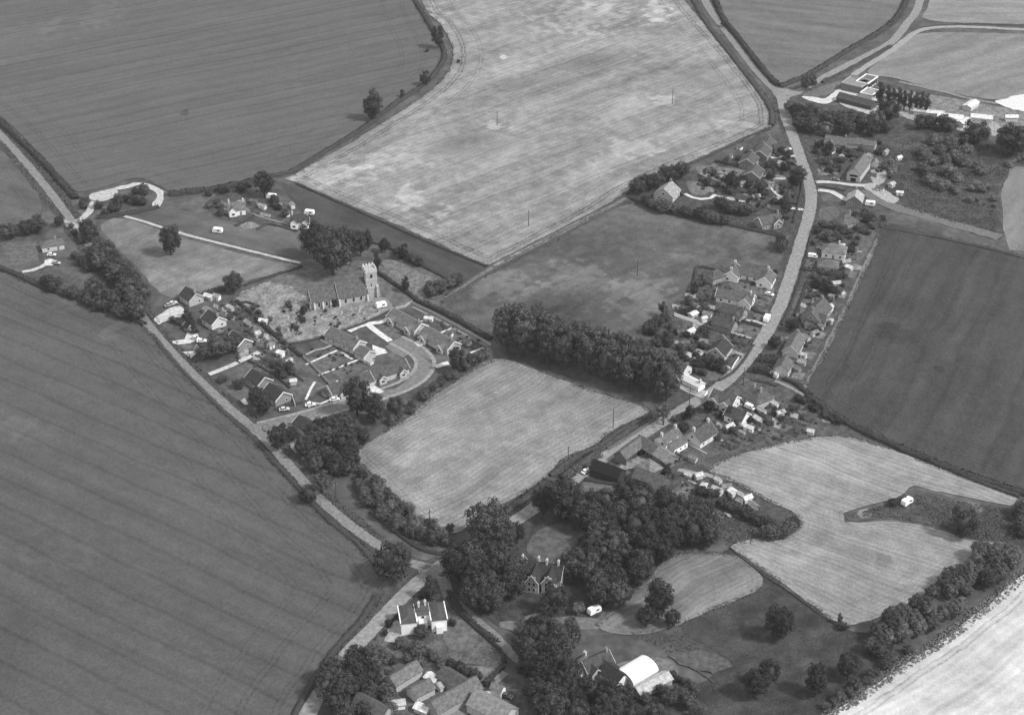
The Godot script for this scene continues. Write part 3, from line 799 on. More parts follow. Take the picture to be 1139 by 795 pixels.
func trunk_mesh(kind: String) -> ArrayMesh:
	var st := SurfaceTool.new()
	st.begin(Mesh.PRIMITIVE_TRIANGLES)
	var top := 0.62 if kind != "poplar" and kind != "cone" else 0.85
	if kind == "bush":
		for i in 4:
			limb(st, Vector3(0.05 * cos(i * 1.6), -0.02, 0.05 * sin(i * 1.6)), Vector3(0.25 * cos(i * 1.6), 0.5, 0.25 * sin(i * 1.6)), 0.03, 0.012)
		return st.commit()
	limb(st, Vector3(0, -0.03, 0), Vector3(0.01, 0.3, 0), 0.034, 0.024)
	limb(st, Vector3(0.01, 0.3, 0), Vector3(0, top, 0.01), 0.024, 0.008)
	for i in 6:
		var h := 0.24 + 0.06 * i
		var w := 0.26 if kind != "poplar" else 0.06
		limb(st, Vector3(0, h, 0), Vector3(cos(i * 2.2) * w, h + 0.22, sin(i * 2.2) * w), 0.013, 0.004)
	return st.commit()

func make_protos() -> void:
	for kind in {"round": 6, "tall": 5, "poplar": 2, "cone": 2, "bush": 4, "open": 2}:
		protos[kind] = []
		for k in {"round": 6, "tall": 5, "poplar": 2, "cone": 2, "bush": 4, "open": 2}[kind]:
			protos[kind].append([crown_mesh(kind), trunk_mesh(kind)])

const WIDE := {"round": 0.92, "tall": 0.74, "poplar": 0.30, "cone": 0.50, "bush": 1.2, "open": 0.98}
const CALLED := {"round": "broadleaf_tree", "tall": "tall_tree", "poplar": "poplar_tree", "cone": "conifer_tree", "bush": "shrub", "open": "open_tree"}
const SORT := {"round": "tree", "tall": "tree", "poplar": "tree", "cone": "tree", "bush": "shrub", "open": "tree"}

var bushes := []
# u, v where it stands; across and high as surveyed
func tree(kind: String, u: float, v: float, across: float, high: float, shade: float, label: String, group := "") -> Node3D:
	var s := metres(u, v)
	var p := ground(u, v)
	var dip := DIP + atan((v - 397.5) / FOCAL)
	var w := across * s
	var h := maxf(high * s / cos(dip) * 0.93, 0.8)
	if kind == "bush":
		bushes.append([w * h, p, w, h, shade, label, group])
		return null
	return tree_at(kind, p, w, h, shade, label, group)

func tree_at(kind: String, p: Vector3, w: float, h: float, shade: float, label: String, group := "") -> Node3D:
	var o := thing(CALLED[kind], label, SORT[kind], p, rng.randf_range(0, TAU), group)
	var k: Array = protos[kind][rng.randi() % protos[kind].size()]
	part("trunk" if kind != "bush" else "stem", k[1], paint(0.06), o)
	part("crown" if kind != "bush" else "foliage", k[0], leaf_material(shade), o)
	o.scale = Vector3(w / WIDE[kind], h, w / WIDE[kind])
	return o

# the larger bushes stand as things of their own; the small ones between them nobody could count
func plant_bushes() -> void:
	bushes.sort_custom(func(a, b): return a[0] > b[0])
	var rest := []
	for i in bushes.size():
		var b: Array = bushes[i]
		if i < 295:
			tree_at("bush", b[1], b[2], b[3], b[4], b[5], b[6])
		else:
			rest.append(b)
	var mm := MultiMesh.new()
	mm.transform_format = MultiMesh.TRANSFORM_3D
	mm.use_colors = true
	mm.mesh = protos["bush"][0][0]
	mm.instance_count = rest.size()
	for i in rest.size():
		var b: Array = rest[i]
		var k: float = b[2] / WIDE["bush"]
		mm.set_instance_transform(i, Transform3D(Basis(Vector3.UP, rng.randf_range(0, TAU)) * Basis.from_scale(Vector3(k, b[3], k)), b[1]))
		var c: float = b[4] / 0.10
		mm.set_instance_color(i, Color(c, c, c))
	var o := MultiMeshInstance3D.new()
	o.name = "undergrowth"
	o.multimesh = mm
	o.material_override = leaf_material(0.10)
	add_child(o)
	tag(o, "countless small shrubs and garden plants among the houses", "undergrowth", "", "stuff")

# what sets one of a clump apart: its size and how dark its leaves are
func looks(z: float, f: float, label: String) -> String:
	for w in ["dark ", "grey ", "small ", "pale "]:
		label = label.trim_prefix(w)
	var size := "larger " if z > 0.67 else ("smaller " if z < 0.33 else "middling ")
	return size + ("paler " if f > 1.2 else ("darker " if f < 0.95 else "mid-toned ")) + label

# a belt of trees along a line; step and sizes as surveyed
func belt(kind: String, pts: Array, n: int, spread: float, across: Vector2, high: Vector2, shade: Vector2, label: String, group: String) -> void:
	var seg := []
	var total := 0.0
	for i in range(0, pts.size() - 2, 2):
		var d := Vector2(pts[i + 2] - pts[i], pts[i + 3] - pts[i + 1]).length()
		seg.append(d)
		total += d
	for k in n:
		var t := total * (k + rng.randf_range(0.2, 0.8)) / n
		var i := 0
		while i < seg.size() - 1 and t > seg[i]:
			t -= seg[i]
			i += 1
		var f: float = t / seg[i]
		var u: float = lerpf(pts[2 * i], pts[2 * i + 2], f) + rng.randf_range(-spread, spread)
		var v: float = lerpf(pts[2 * i + 1], pts[2 * i + 3], f) + rng.randf_range(-spread, spread) * 0.5
		var z := rng.randf()
		var hue := rng.randf_range(0.72, 1.45)
		tree(kind, u, v, lerpf(across.x, across.y, z), lerpf(high.x, high.y, clampf(z + rng.randf_range(-0.2, 0.2), 0, 1)), rng.randf_range(shade.x, shade.y) * hue, looks(z, hue, label), group)

func inside(pts: Array, n: int, kind: String, across: Vector2, high: Vector2, shade: Vector2, label: String, group: String, apart := 8.0) -> void:
	var poly := PackedVector2Array()
	var lo := Vector2(9e9, 9e9)
	var hi := -lo
	for i in range(0, pts.size(), 2):
		var q := Vector2(pts[i], pts[i + 1])
		poly.append(q)
		lo = lo.min(q)
		hi = hi.max(q)
	var got := []
	var tries := 0
	while got.size() < n and tries < n * 60:
		tries += 1
		var q := Vector2(rng.randf_range(lo.x, hi.x), rng.randf_range(lo.y, hi.y))
		if not Geometry2D.is_point_in_polygon(q, poly):
			continue
		var near := false
		for g in got:
			if Vector2(q.x - g.x, (q.y - g.y) * 1.8).length() < apart:
				near = true
				break
		if near or blocked(q):
			continue
		got.append(q)
		var z := rng.randf()
		var hue := rng.randf_range(0.72, 1.45)
		tree(kind, q.x, q.y, lerpf(across.x, across.y, z), lerpf(high.x, high.y, z), rng.randf_range(shade.x, shade.y) * hue, looks(z, hue, label), group)

# keeps random shrubs off the roads, drives and houses
var keep_clear := []
func blocked(q: Vector2) -> bool:
	for c in keep_clear:
		if absf(q.x - c[0]) < c[2] and absf(q.y - c[1]) < c[3]:
			return true
	return false

# a hedge: one long mass of leaf tufts over a solid core added to block light
func hedge(pts: Array, width: float, height: float, shade: float, label: String, group := "", rough := 0.3) -> void:
	var c := smooth(plan(pts), false, 1.0)
	var st := SurfaceTool.new()
	st.begin(Mesh.PRIMITIVE_TRIANGLES)
	var nz := FastNoiseLite.new()
	nz.seed = int(pts[0] * 7 + pts[1])
	nz.frequency = 0.13
	var n := c.size()
	var prev := []
	for i in n:
		var d := (c[mini(i + 1, n - 1)] - c[maxi(i - 1, 0)]).normalized()
		var side := Vector3(-d.y, 0, d.x)
		var at := Vector3(c[i].x, 0, c[i].y)
		var hh := height * (1.0 + rough * 1.6 * nz.get_noise_1d(i * 1.0))
		var ww := width * 0.5 * (1.0 + rough * nz.get_noise_1d(i * 1.0 + 500.0))
		var ring := []
		for k in 6:
			var a := PI * k / 5.0
			ring.append(at + side * cos(a) * ww * 0.78 + Vector3.UP * (pow(sin(a), 0.6) * hh * 0.84 - 0.02))
		if prev.size():
			st.set_color(Color(0.9, 0.9, 0.9))
			for k in 5:
				var a := PI * (k + 0.5) / 5.0
				st.set_normal((side * cos(a) + Vector3.UP * sin(a)).normalized())
				for q in [prev[k], ring[k + 1], ring[k], prev[k], prev[k + 1], ring[k + 1]]:
					st.add_vertex(q)
		prev = ring
		var per := int((width + height * 2.0) * 2.6)
		for k in per:
			var a := rng.randf_range(0.02, PI - 0.02)
			var out := (side * cos(a) + Vector3.UP * sin(a)).normalized()
			var q := at + Vector3(d.x, 0, d.y) * rng.randf_range(-0.7, 0.7) + side * cos(a) * ww * rng.randf_range(0.8, 1.12) + Vector3.UP * maxf(0.05, pow(sin(a), 0.6) * hh * rng.randf_range(0.82, 1.12))
			tuft(st, q, (out + rand_dir() * 0.8).normalized(), rng.randf_range(0.2, 0.42) * clampf(height / 1.6, 0.7, 1.3), (out + rand_dir() * 0.35).normalized(), rng.randf_range(0.65, 1.15))
	var o := part("hedge", st.commit(), leaf_material(shade), self)
	tag(o, label, "hedge", group)

# rough growth that nobody could count
func rough_growth(pts: Array, n: int, size: Vector2, shade: float, label: String) -> void:
	var p := plan(pts)
	var box := Rect2(p[0], Vector2.ZERO)
	for q in p:
		box = box.expand(q)
	var st := SurfaceTool.new()
	st.begin(Mesh.PRIMITIVE_TRIANGLES)
	var k := 0
	var nz := FastNoiseLite.new()
	nz.frequency = 0.04
	nz.seed = n
	for tries in n * 5:
		if k >= n:
			break
		var q := Vector2(rng.randf_range(box.position.x, box.end.x), rng.randf_range(box.position.y, box.end.y))
		if not Geometry2D.is_point_in_polygon(q, p) or nz.get_noise_2d(q.x, q.y) < rng.randf_range(-0.5, 0.35):
			continue
		k += 1
		var s := rng.randf_range(size.x, size.y)
		var tint := rng.randf_range(0.6, 1.2)
		for j in 5:
			var d := rand_dir()
			d.y = absf(d.y)
			tuft(st, Vector3(q.x, 0.12, q.y) + d * s * 0.4, (d + rand_dir() * 0.5).normalized(), s * 0.32, (d + Vector3.UP).normalized(), tint)
	var o := part("ground_cover", st.commit(), leaf_material(shade), self)
	tag(o, label, "ground cover", "", "stuff")

# long grass and weeds along an edge
func margin(pts: Array, lo: float, hi: float, n: int, size: Vector2, shade: float, label: String) -> void:
	var c := smooth(plan(pts), false, 2.0)
	var st := SurfaceTool.new()
	st.begin(Mesh.PRIMITIVE_TRIANGLES)
	var nz := FastNoiseLite.new()
	nz.frequency = 0.05
	nz.seed = n
	for k in n:
		var i := rng.randi() % (c.size() - 1)
		var q := c[i].lerp(c[i + 1], rng.randf())
		var d := (c[i + 1] - c[i]).normalized()
		q += Vector2(-d.y, d.x) * rng.randf_range(lo, hi)
		if nz.get_noise_2d(q.x, q.y) < rng.randf_range(-0.5, 0.3):
			continue
		var s := rng.randf_range(size.x, size.y)
		var tint := rng.randf_range(0.6, 1.3)
		for j in 4:
			var e := rand_dir()
			e.y = absf(e.y)
			tuft(st, Vector3(q.x, 0.15, q.y) + e * s * 0.4, (e + rand_dir() * 0.5).normalized(), s * 0.4, (e + Vector3.UP).normalized(), tint)
	var o := part("long_grass", st.commit(), leaf_material(shade), self)
	tag(o, label, "long grass", "", "stuff")

func plants() -> void:
	make_protos()
	for h in homes():
		if h[7] > 0:
			keep_clear.append([h[3], h[4] - 4.0, 3.0 + h[7] * 0.8, 4.0 + h[8] * 0.7])
	var D := Vector2(0.055, 0.08)       # dark summer leaves
	var M := Vector2(0.08, 0.11)
	var P := Vector2(0.12, 0.17)
	# ---- field trees
	tree("tall", 415, 134, 25, 38, 0.07, "lone tall tree on the hedge line between dark field and wheat")
	tree("round", 487, 54, 17, 28, 0.06, "dark tree at the bend of the far hedge")
	tree("round", 473, 95, 15, 19, 0.06, "small dark tree below the bend of the far hedge")
	tree("poplar", 447, 108, 5, 11, 0.07, "thin sapling on the far hedge")
	tree("round", 190, 284, 29, 37, 0.06, "broad dark tree standing alone in the pale paddock")
	tree("round", 260, 325, 26, 24, 0.07, "round dark tree at the corner of paddock and churchyard")
	tree("round", 294, 219, 27, 32, 0.05, "big dark tree behind the upper white cottage")
	tree("bush", 305, 226, 14, 10, 0.06, "dark bush under the big tree by the upper cottage")
	hedge([292,199, 325,191, 360,170, 400,146, 440,116, 470,96, 488,76, 494,60, 486,42, 468,12, 456,-10, 440,-60], 3.2, 1.6, 0.065, "long thin hedge between dark crop and wheat")
	hedge([188,217, 220,214, 250,209, 280,203, 296,199], 4.0, 2.2, 0.06, "dark hedge below the large dark crop field")
	hedge([0,137, 40,174, 66,202, 84,222], 4.0, 2.0, 0.06, "dark hedge along the lane above the track loop")
	hedge([-60,92, 0,137], 4.0, 2.0, 0.06, "dark hedge along the lane leaving the village")
	hedge([330,205, 400,236, 470,267, 541,297], 1.6, 1.0, 0.06, "low hedge between wheat and dark grass strip")
	hedge([496,329, 544,297, 600,268, 660,237, 700,215], 1.2, 0.9, 0.075, "thin hedge on the wheat side of the farm track")
	hedge([492,337, 544,304, 600,275, 660,244, 700,222], 1.2, 0.9, 0.075, "thin hedge on the pasture side of the farm track")
	hedge([757,-30, 782,20, 812,60, 846,104, 858,124, 858,140], 4.0, 1.4, 0.075, "dark hedge between wheat and far lane")
	hedge([778,-60, 800,12, 822,44, 850,80, 866,96], 4.0, 2.0, 0.06, "dark hedge above the far lane")
	hedge([868,97, 900,84, 950,53, 985,32, 1005,8, 1020,-40], 4.0, 2.0, 0.07, "hedge between grey crop and pale climbing lane")
	hedge([915,92, 940,80, 970,64, 990,52], 2.0, 1.6, 0.07, "thin hedge between the two pale lanes")
	hedge([1029,30, 1060,27, 1100,27, 1139,29, 1200,31], 1.2, 0.8, 0.08, "thin hedge along the far farm track")
	hedge([980,253, 1040,264, 1100,277, 1139,287, 1200,300], 3.0, 1.2, 0.07, "rough hedge at the top of the dark field")
	hedge([898,441, 940,470, 1000,499, 1080,531, 1139,550, 1200,572], 3.5, 1.8, 0.06, "dark hedge below the field behind the street")
	hedge([958,475, 1010,502, 1080,533, 1134,553], 2.6, 1.4, 0.07, "second hedge beside the thin path")
	hedge([-60,288, 0,300, 40,317, 90,335, 140,353, 160,362], 3.0, 1.8, 0.06, "hedge between huge dark field and secluded bungalow")
	hedge([168,372, 200,410, 246,456, 282,488, 300,508], 2.6, 0.9, 0.06, "low dark bank hedge between lane and huge field")
	hedge([300,510, 318,528, 358,572, 396,604, 418,628], 3.0, 1.2, 0.06, "scrubby hedge between huge field and lower lane")
	hedge([418,664, 400,692, 372,724, 344,766, 322,806], 3.0, 1.2, 0.06, "rough hedge on the field side below the crossroads")
	hedge([812,610, 850,640, 880,660, 925,692, 945,698], 1.0, 0.8, 0.06, "thin hedge between cut field and dark pasture")
	hedge([700,220, 740,236, 790,246, 840,257, 868,263], 3.0, 1.6, 0.06, "dark hedge along the pasture below the north gardens")
	hedge([702,214, 740,195, 790,173, 835,152, 856,144], 2.0, 1.4, 0.065, "hedge between wheat and north gardens")
	for a in [[485,50], [520,62]]:
		tree("bush", a[0] - 10, a[1] + 8, 5, 5, 0.06, "small bush at the foot of the bend tree", "small bushes at the bend of the far hedge")
	tree("round", 805, 30, 8, 9, 0.06, "small round tree on the far lane hedge")
	# ---- upper left
	belt("round", [2,268, 50,256], 5, 2.0, Vector2(20, 26), Vector2(16, 22), D, "dark tree in the row behind the secluded bungalow", "trees behind the secluded bungalow")
	tree("round", 66, 252, 13, 13, 0.06, "round clipped tree at the lane by the pale bay")
	belt("round", [94,256, 106,272, 122,292, 140,312, 158,330, 166,340], 10, 3.0, Vector2(20, 26), Vector2(18, 24), D, "dark tree in the belt along the paddock side of the lane", "trees on the paddock side of the lane")
	belt("round", [104,290, 118,304, 132,322, 146,342, 154,358], 9, 5.0, Vector2(24, 32), Vector2(22, 28), Vector2(0.065, 0.10), "full leafed tree arching over the lane", "trees arching over the lane")
	belt("bush", [46,316, 80,330, 110,344, 150,358], 9, 3.0, Vector2(18, 26), Vector2(12, 17), D, "dark bush in the thicket below the secluded bungalow", "thicket below the secluded bungalow")
	belt("round", [100,330, 130,346], 4, 5.0, Vector2(24, 30), Vector2(20, 26), D, "tree in the thicket corner by the huge field", "trees in the thicket corner")
	belt("bush", [84,284, 92,296, 98,308], 3, 3.0, Vector2(12, 16), Vector2(10, 14), M, "bush between the secluded bungalow and the lane", "bushes between bungalow and lane")
	belt("bush", [76,250, 86,264, 92,276], 3, 2.0, Vector2(8, 12), Vector2(8, 10), D, "bush on the lane edge above the secluded bungalow", "bushes on the lane edge")
	belt("bush", [90,228, 96,236], 2, 2.0, Vector2(10, 14), Vector2(9, 12), D, "bush between the hedge and the chalk loop", "bushes by the chalk loop")
	inside([108,228, 122,222, 150,212, 164,212, 172,220, 168,230, 140,236, 112,240], 13, "bush", Vector2(9, 15), Vector2(7, 12), D, "dark bush inside the white chalk loop", "scrub inside the chalk loop", 6.0)
	hedge([108,243, 130,240, 160,235, 176,231], 3.0, 1.6, 0.055, "dark hedge between chalk loop and paddock")
	belt("bush", [228,218, 262,212, 282,208], 5, 3.0, Vector2(10, 16), Vector2(7, 11), D, "garden bush behind the upper white cottage", "bushes behind the upper cottage")
	inside([225,228, 250,222, 258,240, 236,242], 5, "bush", Vector2(7, 12), Vector2(5, 9), M, "bush left of the upper white cottage", "bushes left of the upper cottage", 5.0)
	belt("bush", [300,222, 312,236, 318,244], 4, 2.0, Vector2(9, 13), Vector2(8, 12), D, "dark bush between the two white cottages", "bushes between the cottages")
	hedge([262,252, 274,246, 282,240], 1.2, 1.2, 0.05, "short hedge below the upper white cottage")
	hedge([286,256, 300,250, 330,258], 1.4, 1.0, 0.06, "low hedge left of the lower white cottage")
	# ---- churchyard
	tree("round", 349, 288, 34, 46, 0.055, "dark tree at the left of the churchyard clump")
	tree("round", 370, 306, 54, 56, 0.075, "largest tree of the churchyard clump, beside the church roof")
	tree("round", 386, 290, 34, 40, 0.06, "dark tree of the churchyard clump behind the tower")
	tree("tall", 401, 285, 18, 34, 0.07, "tall thin tree behind the church tower")
	tree("tall", 409, 278, 14, 26, 0.06, "slim tree at the churchyard boundary")
	tree("poplar", 420, 303, 7, 28, 0.05, "slender dark cypress right of the church tower")
	tree("round", 428, 281, 15, 18, 0.05, "dark rounded yew beyond the cypress")
	tree("round", 449, 288, 13, 20, 0.05, "dark tree on the boundary beyond the church")
	belt("bush", [438,282, 456,290, 474,298], 5, 2.0, Vector2(9, 13), Vector2(7, 10), D, "dark bush on the boundary beyond the church", "bushes on the boundary beyond the church")
	tree("round", 451, 325, 11, 20, 0.06, "small tree in the rough garden beyond the church")
	belt("bush", [476,330, 492,324, 508,317], 7, 4.0, Vector2(16, 22), Vector2(12, 17), M, "feathery bush at the corner of the pasture", "bushes at the pasture corner")
	hedge([408,296, 432,312, 452,326, 468,338], 2.4, 1.6, 0.05, "dark hedge behind the church tower")
	hedge([345,248, 385,262, 430,275, 470,296, 505,314], 2.2, 1.2, 0.06, "hedge below the dark grass strip")
	hedge([470,338, 490,347, 520,363, 545,378], 3.0, 1.8, 0.055, "dark hedge behind the close back lawns")
	hedge([263,336, 280,350, 300,369, 318,384, 335,397], 2.0, 1.5, 0.05, "straight hedge between churchyard and lane gardens")
	hedge([318,384, 345,379, 370,372, 400,362, 438,345], 1.6, 1.1, 0.055, "clipped hedge between churchyard and close")
	hedge([336,297, 318,303, 290,311, 272,318], 1.4, 1.2, 0.05, "thin hedge between paddock and churchyard")
	hedge([228,328, 240,324, 250,323], 3.0, 1.8, 0.05, "hedge behind the first gabled house")
	inside([318,338, 340,345, 345,368, 322,372], 6, "bush", Vector2(6, 11), Vector2(6, 10), D, "dark bush among the old gravestones", "bushes among the gravestones", 6.0)
	tree("bush", 338, 350, 10, 11, 0.045, "dark round yew bush at the chancel end")
	tree("bush", 371, 341, 9, 10, 0.045, "dark bush against the church wall")
	# ---- lane gardens
	tree("round", 243, 396, 34, 28, 0.10, "spreading pale tree in front of the third gabled house")
	tree("round", 226, 400, 24, 20, 0.09, "pale tree beside the lowest white drive")
	tree("round", 258, 392, 22, 22, 0.085, "rounded tree behind the spreading pale tree")
	belt("cone", [206,350, 212,362, 219,374], 5, 1.5, Vector2(8, 11), Vector2(12, 17), D, "dark conifer between the first two gabled houses", "conifers between the gabled houses")
	belt("bush", [188,358, 204,362, 214,368], 4, 2.0, Vector2(8, 12), Vector2(6, 9), D, "dark front garden bush by the forked white drive", "front garden bushes by the white drives")
	tree("round", 286, 452, 22, 24, 0.055, "dark tree in front of the paired gabled houses")
	tree("round", 293, 462, 20, 22, 0.05, "dark tree at the corner of lane and close")
	tree("bush", 264, 432, 15, 9, 0.05, "low dark bush by the lane above the white apron")
	tree("bush", 247, 424, 14, 6, 0.07, "low spreading bush beside the straight drive")
	inside([298,404, 320,404, 334,418, 316,424], 7, "bush", Vector2(9, 15), Vector2(8, 13), D, "dark bush behind the paired gabled houses", "bushes behind the paired houses", 6.0)
	inside([240,328, 300,352, 335,398, 300,400, 262,372, 250,350], 26, "bush", Vector2(4, 10), Vector2(3, 7), Vector2(0.05, 0.13), "small bush in the long lane gardens", "small bushes in the long lane gardens", 7.0)
	hedge([258,340, 274,337, 288,342], 1.4, 1.2, 0.05, "garden hedge behind the first gabled house")
	hedge([262,356, 280,352, 300,358], 1.2, 1.0, 0.05, "garden hedge behind the second gabled house")
	hedge([276,402, 292,410, 308,420, 322,432], 1.0, 1.0, 0.05, "straight garden hedge above the paired houses")
	hedge([306,456, 320,452, 336,448], 1.2, 1.0, 0.05, "front hedge of the paired houses on the close")
	tree("round", 309, 500, 26, 28, 0.055, "dark tree beside the lane bungalow")
	tree("bush", 315, 478, 9, 9, 0.045, "small round bush at the mouth of the close")
	tree("round", 325, 490, 18, 18, 0.06, "tree against the lane bungalow")
	hedge([338,470, 360,478, 372,472], 1.6, 1.2, 0.05, "dark hedge behind the lane bungalow")
	# ---- close boundary and belt beside the stubble
	tree("tall", 397, 462, 36, 46, 0.06, "tallest dark tree of the group below the row bungalows")
	tree("tall", 416, 470, 30, 38, 0.06, "dark tree right of the tallest below the row bungalows")
	tree("round", 441, 461, 23, 23, 0.065, "round tree at the stubble edge below the close")
	tree("tall", 508, 414, 22, 31, 0.055, "dark tree at the end of the north bungalows")
	tree("round", 524, 408, 18, 16, 0.07, "smaller tree beside the bungalow end tree")
	belt("bush", [432,474, 455,458, 474,440, 496,426, 520,408, 545,396], 14, 2.5, Vector2(11, 17), Vector2(8, 13), M, "bush in the belt between close and stubble", "bushes between close and stubble")
	inside([340,484, 372,476, 400,482, 414,492, 396,506, 370,500, 350,502], 13, "round", Vector2(20, 30), Vector2(16, 24), D, "dark tree in the thicket between lane bungalow and stubble", "thicket behind the lane bungalow", 11.0)
	inside([336,506, 360,506, 392,512, 400,530, 380,536, 352,526], 10, "round", Vector2(20, 30), Vector2(18, 26), D, "dark tree in the belt above the lower lane", "trees above the lower lane", 12.0)
	tree("open", 357, 548, 30, 26, 0.095, "pale spreading tree leaning over the lower lane")
	tree("round", 343, 558, 26, 20, 0.05, "dark tree on the field side of the lower lane")
	inside([384,532, 404,526, 440,560, 470,584, 500,598, 505,608, 470,606, 440,590, 410,566], 34, "bush", Vector2(12, 22), Vector2(10, 17), Vector2(0.05, 0.15), "mixed bush in the wide hedge below the stubble", "wide mixed hedge below the stubble", 8.0)
	tree("open", 500, 597, 14, 17, 0.07, "small open tree at the corner of the stubble")
	hedge([412,570, 440,592, 470,612, 500,616, 530,604], 2.0, 1.2, 0.05, "dark hedge along the lower lane to the crossroads")
	hedge([612,530, 640,510, 668,496, 690,480, 726,461], 2.6, 1.5, 0.07, "dark hedge between stubble and street")
	hedge([626,534, 650,516, 664,506], 5.0, 2.0, 0.075, "thick rough hedge along the street below the stubble")
	hedge([560,572, 590,551, 610,536], 4.0, 1.8, 0.06, "hedge between stubble and street near the big tree")
	hedge([676,500, 702,484, 728,467], 2.0, 0.8, 0.12, "rough grassy bank hedge along the street")
	# ---- avenue
	for k in 9:
		var t := k / 8.0
		tree("tall", lerpf(566, 742, t) + rng.randf_range(-2, 2), lerpf(389, 444, t) + rng.randf_range(-1.5, 1.5), rng.randf_range(40, 46), rng.randf_range(52, 58), rng.randf_range(0.085, 0.10), ORDER[k] + " tall tree of the avenue's front row, counted from the bungalows", "avenue between pasture and stubble")
	for k in 8:
		var t := (k + 0.5) / 8.0
		tree("tall", lerpf(562, 742, t) + rng.randf_range(-2, 2), lerpf(379, 434, t) + rng.randf_range(-1.5, 1.5), rng.randf_range(38, 42), rng.randf_range(50, 55), rng.randf_range(0.08, 0.095), ORDER[k] + " tree of the avenue's back row, counted from the bungalows", "back row of the avenue")
	tree("round", 686, 386, 19, 18, 0.05, "dark round tree just behind the avenue")
	tree("round", 698, 388, 17, 16, 0.055, "second dark round tree just behind the avenue")
	tree("bush", 668, 384, 12, 9, 0.09, "pale bush just behind the avenue")
	inside([706,376, 735,352, 744,352, 748,385, 735,392], 9, "bush", Vector2(12, 18), Vector2(10, 15), D, "dark bush between pasture corner and west gardens", "bushes at the pasture corner by the gardens", 8.0)
	tree("open", 738, 352, 15, 18, 0.065, "loose tree at the pasture edge behind the west gardens")
	tree("open", 738, 473, 28, 26, 0.12, "pale lime tree on the street below the avenue")
	# ---- north gardens
	belt("round", [706,220, 718,212, 732,207, 746,201, 758,196], 7, 2.5, Vector2(18, 24), Vector2(16, 21), D, "dark tree in the thick clump behind the pale roofed bungalow", "clump behind the pale roofed bungalow")
	belt("round", [716,228, 738,236, 760,240, 784,246, 808,250], 13, 2.0, Vector2(15, 21), Vector2(12, 18), M, "tree in the belt below the pale roofed bungalow", "belt below the pale roofed bungalow")
	belt("round", [800,232, 820,238, 838,240], 6, 3.0, Vector2(13, 18), Vector2(11, 16), M, "tree between the winding drive and cross gabled house", "trees beside the winding drive")
	tree("round", 749, 210, 12, 13, 0.05, "dark round tree right of the pale roofed bungalow")
	tree("tall", 814, 212, 19, 23, 0.045, "very dark tree behind the winding white drive")
	tree("round", 846, 214, 18, 16, 0.08, "soft tree below the third north gable")
	tree("tall", 887, 206, 23, 24, 0.06, "dark tree overhanging the street by the north gables")
	tree("round", 874, 190, 15, 12, 0.055, "round tree between the north drives")
	tree("round", 870, 248, 18, 16, 0.05, "dark tree right of the cross gabled house")
	tree("round", 874, 238, 15, 14, 0.05, "dark tree above the cross gabled house's drive")
	belt("round", [866,272, 873,282], 3, 2.0, Vector2(13, 17), Vector2(14, 18), D, "dark roadside tree at the pasture's street corner", "roadside trees at the pasture corner")
	hedge([796,180, 815,184, 832,187], 1.6, 1.4, 0.05, "dark garden hedge below the second north gable")
	hedge([824,196, 836,199, 846,200], 1.2, 1.2, 0.05, "dark hedge below the third north gable")
	hedge([852,186, 866,188, 878,188], 1.6, 1.4, 0.05, "dark hedge between the north drives")
	hedge([824,214, 840,218, 850,222], 1.4, 1.2, 0.05, "dark hedge beside the low white path")
	hedge([840,236, 856,226, 870,224, 886,228], 1.6, 1.4, 0.05, "dark hedge above the cross gabled house")
	hedge([887,192, 892,206, 889,224, 882,248], 1.2, 1.2, 0.06, "hedge along the street before the north gardens")
	inside([770,198, 830,170, 856,152, 878,170, 888,220, 880,236, 830,230, 790,210], 44, "bush", Vector2(5, 13), Vector2(4, 11), Vector2(0.05, 0.12), "garden shrub among the north street houses", "shrubs among the north street houses", 6.0)
	# ---- farm
	belt("round", [892,102, 906,99], 3, 1.0, Vector2(11, 14), Vector2(18, 24), M, "upright tree at the fork by the farm drive", "upright trees at the fork")
	for k in 8:
		tree("poplar", 987 + k * 6.2, 118.5 + k * 1.3, 6.5, rng.randf_range(27, 32), 0.085, ORDER[k] + " slim poplar of the straight row, counted from the farm", "straight row of poplars")
	tree("poplar", 979, 115, 10, 30, 0.075, "taller poplar at the farm end of the row")
	inside([876,120, 888,126, 915,136, 950,142, 990,142, 985,153, 940,154, 897,153, 882,142], 22, "round", Vector2(17, 25), Vector2(15, 23), Vector2(0.055, 0.10), "dark tree in the copse before the farm", "copse before the farm", 12.0)
	tree("round", 908, 140, 22, 26, 0.12, "paler grey tree in the copse before the farm")
	tree("round", 986, 138, 32, 34, 0.055, "large dark tree at the right end of the copse")
	belt("round", [1020,142, 1040,142, 1062,146], 4, 2.0, Vector2(18, 24), Vector2(14, 18), D, "dark tree below the bright yard", "dark trees below the bright yard")
	tree("round", 1084, 160, 36, 30, 0.06, "broad dark tree right of the bright yard")
	tree("round", 1126, 172, 44, 38, 0.065, "biggest dark tree at the meadow's far corner")
	tree("round", 1150, 170, 40, 34, 0.065, "dark tree beyond the meadow's far corner")
	tree("round", 922, 173, 12, 17, 0.04, "dense black yew by the farmhouse")
	inside([1020,160, 1060,152, 1100,176, 1095,200, 1050,215, 1025,205], 20, "bush", Vector2(14, 24), Vector2(9, 16), Vector2(0.10, 0.14), "grey bush in the scrubby meadow", "bushes in the scrubby meadow", 10.0)
	inside([1040,215, 1100,205, 1112,225, 1100,240, 1060,238], 10, "bush", Vector2(9, 15), Vector2(6, 10), Vector2(0.12, 0.18), "pale bush at the lower edge of the meadow", "pale bushes at the meadow's lower edge", 8.0)
	belt("bush", [1120,188, 1139,178], 5, 4.0, Vector2(10, 14), Vector2(7, 10), P, "pale hedge bush at the field corner", "pale bushes at the field corner")
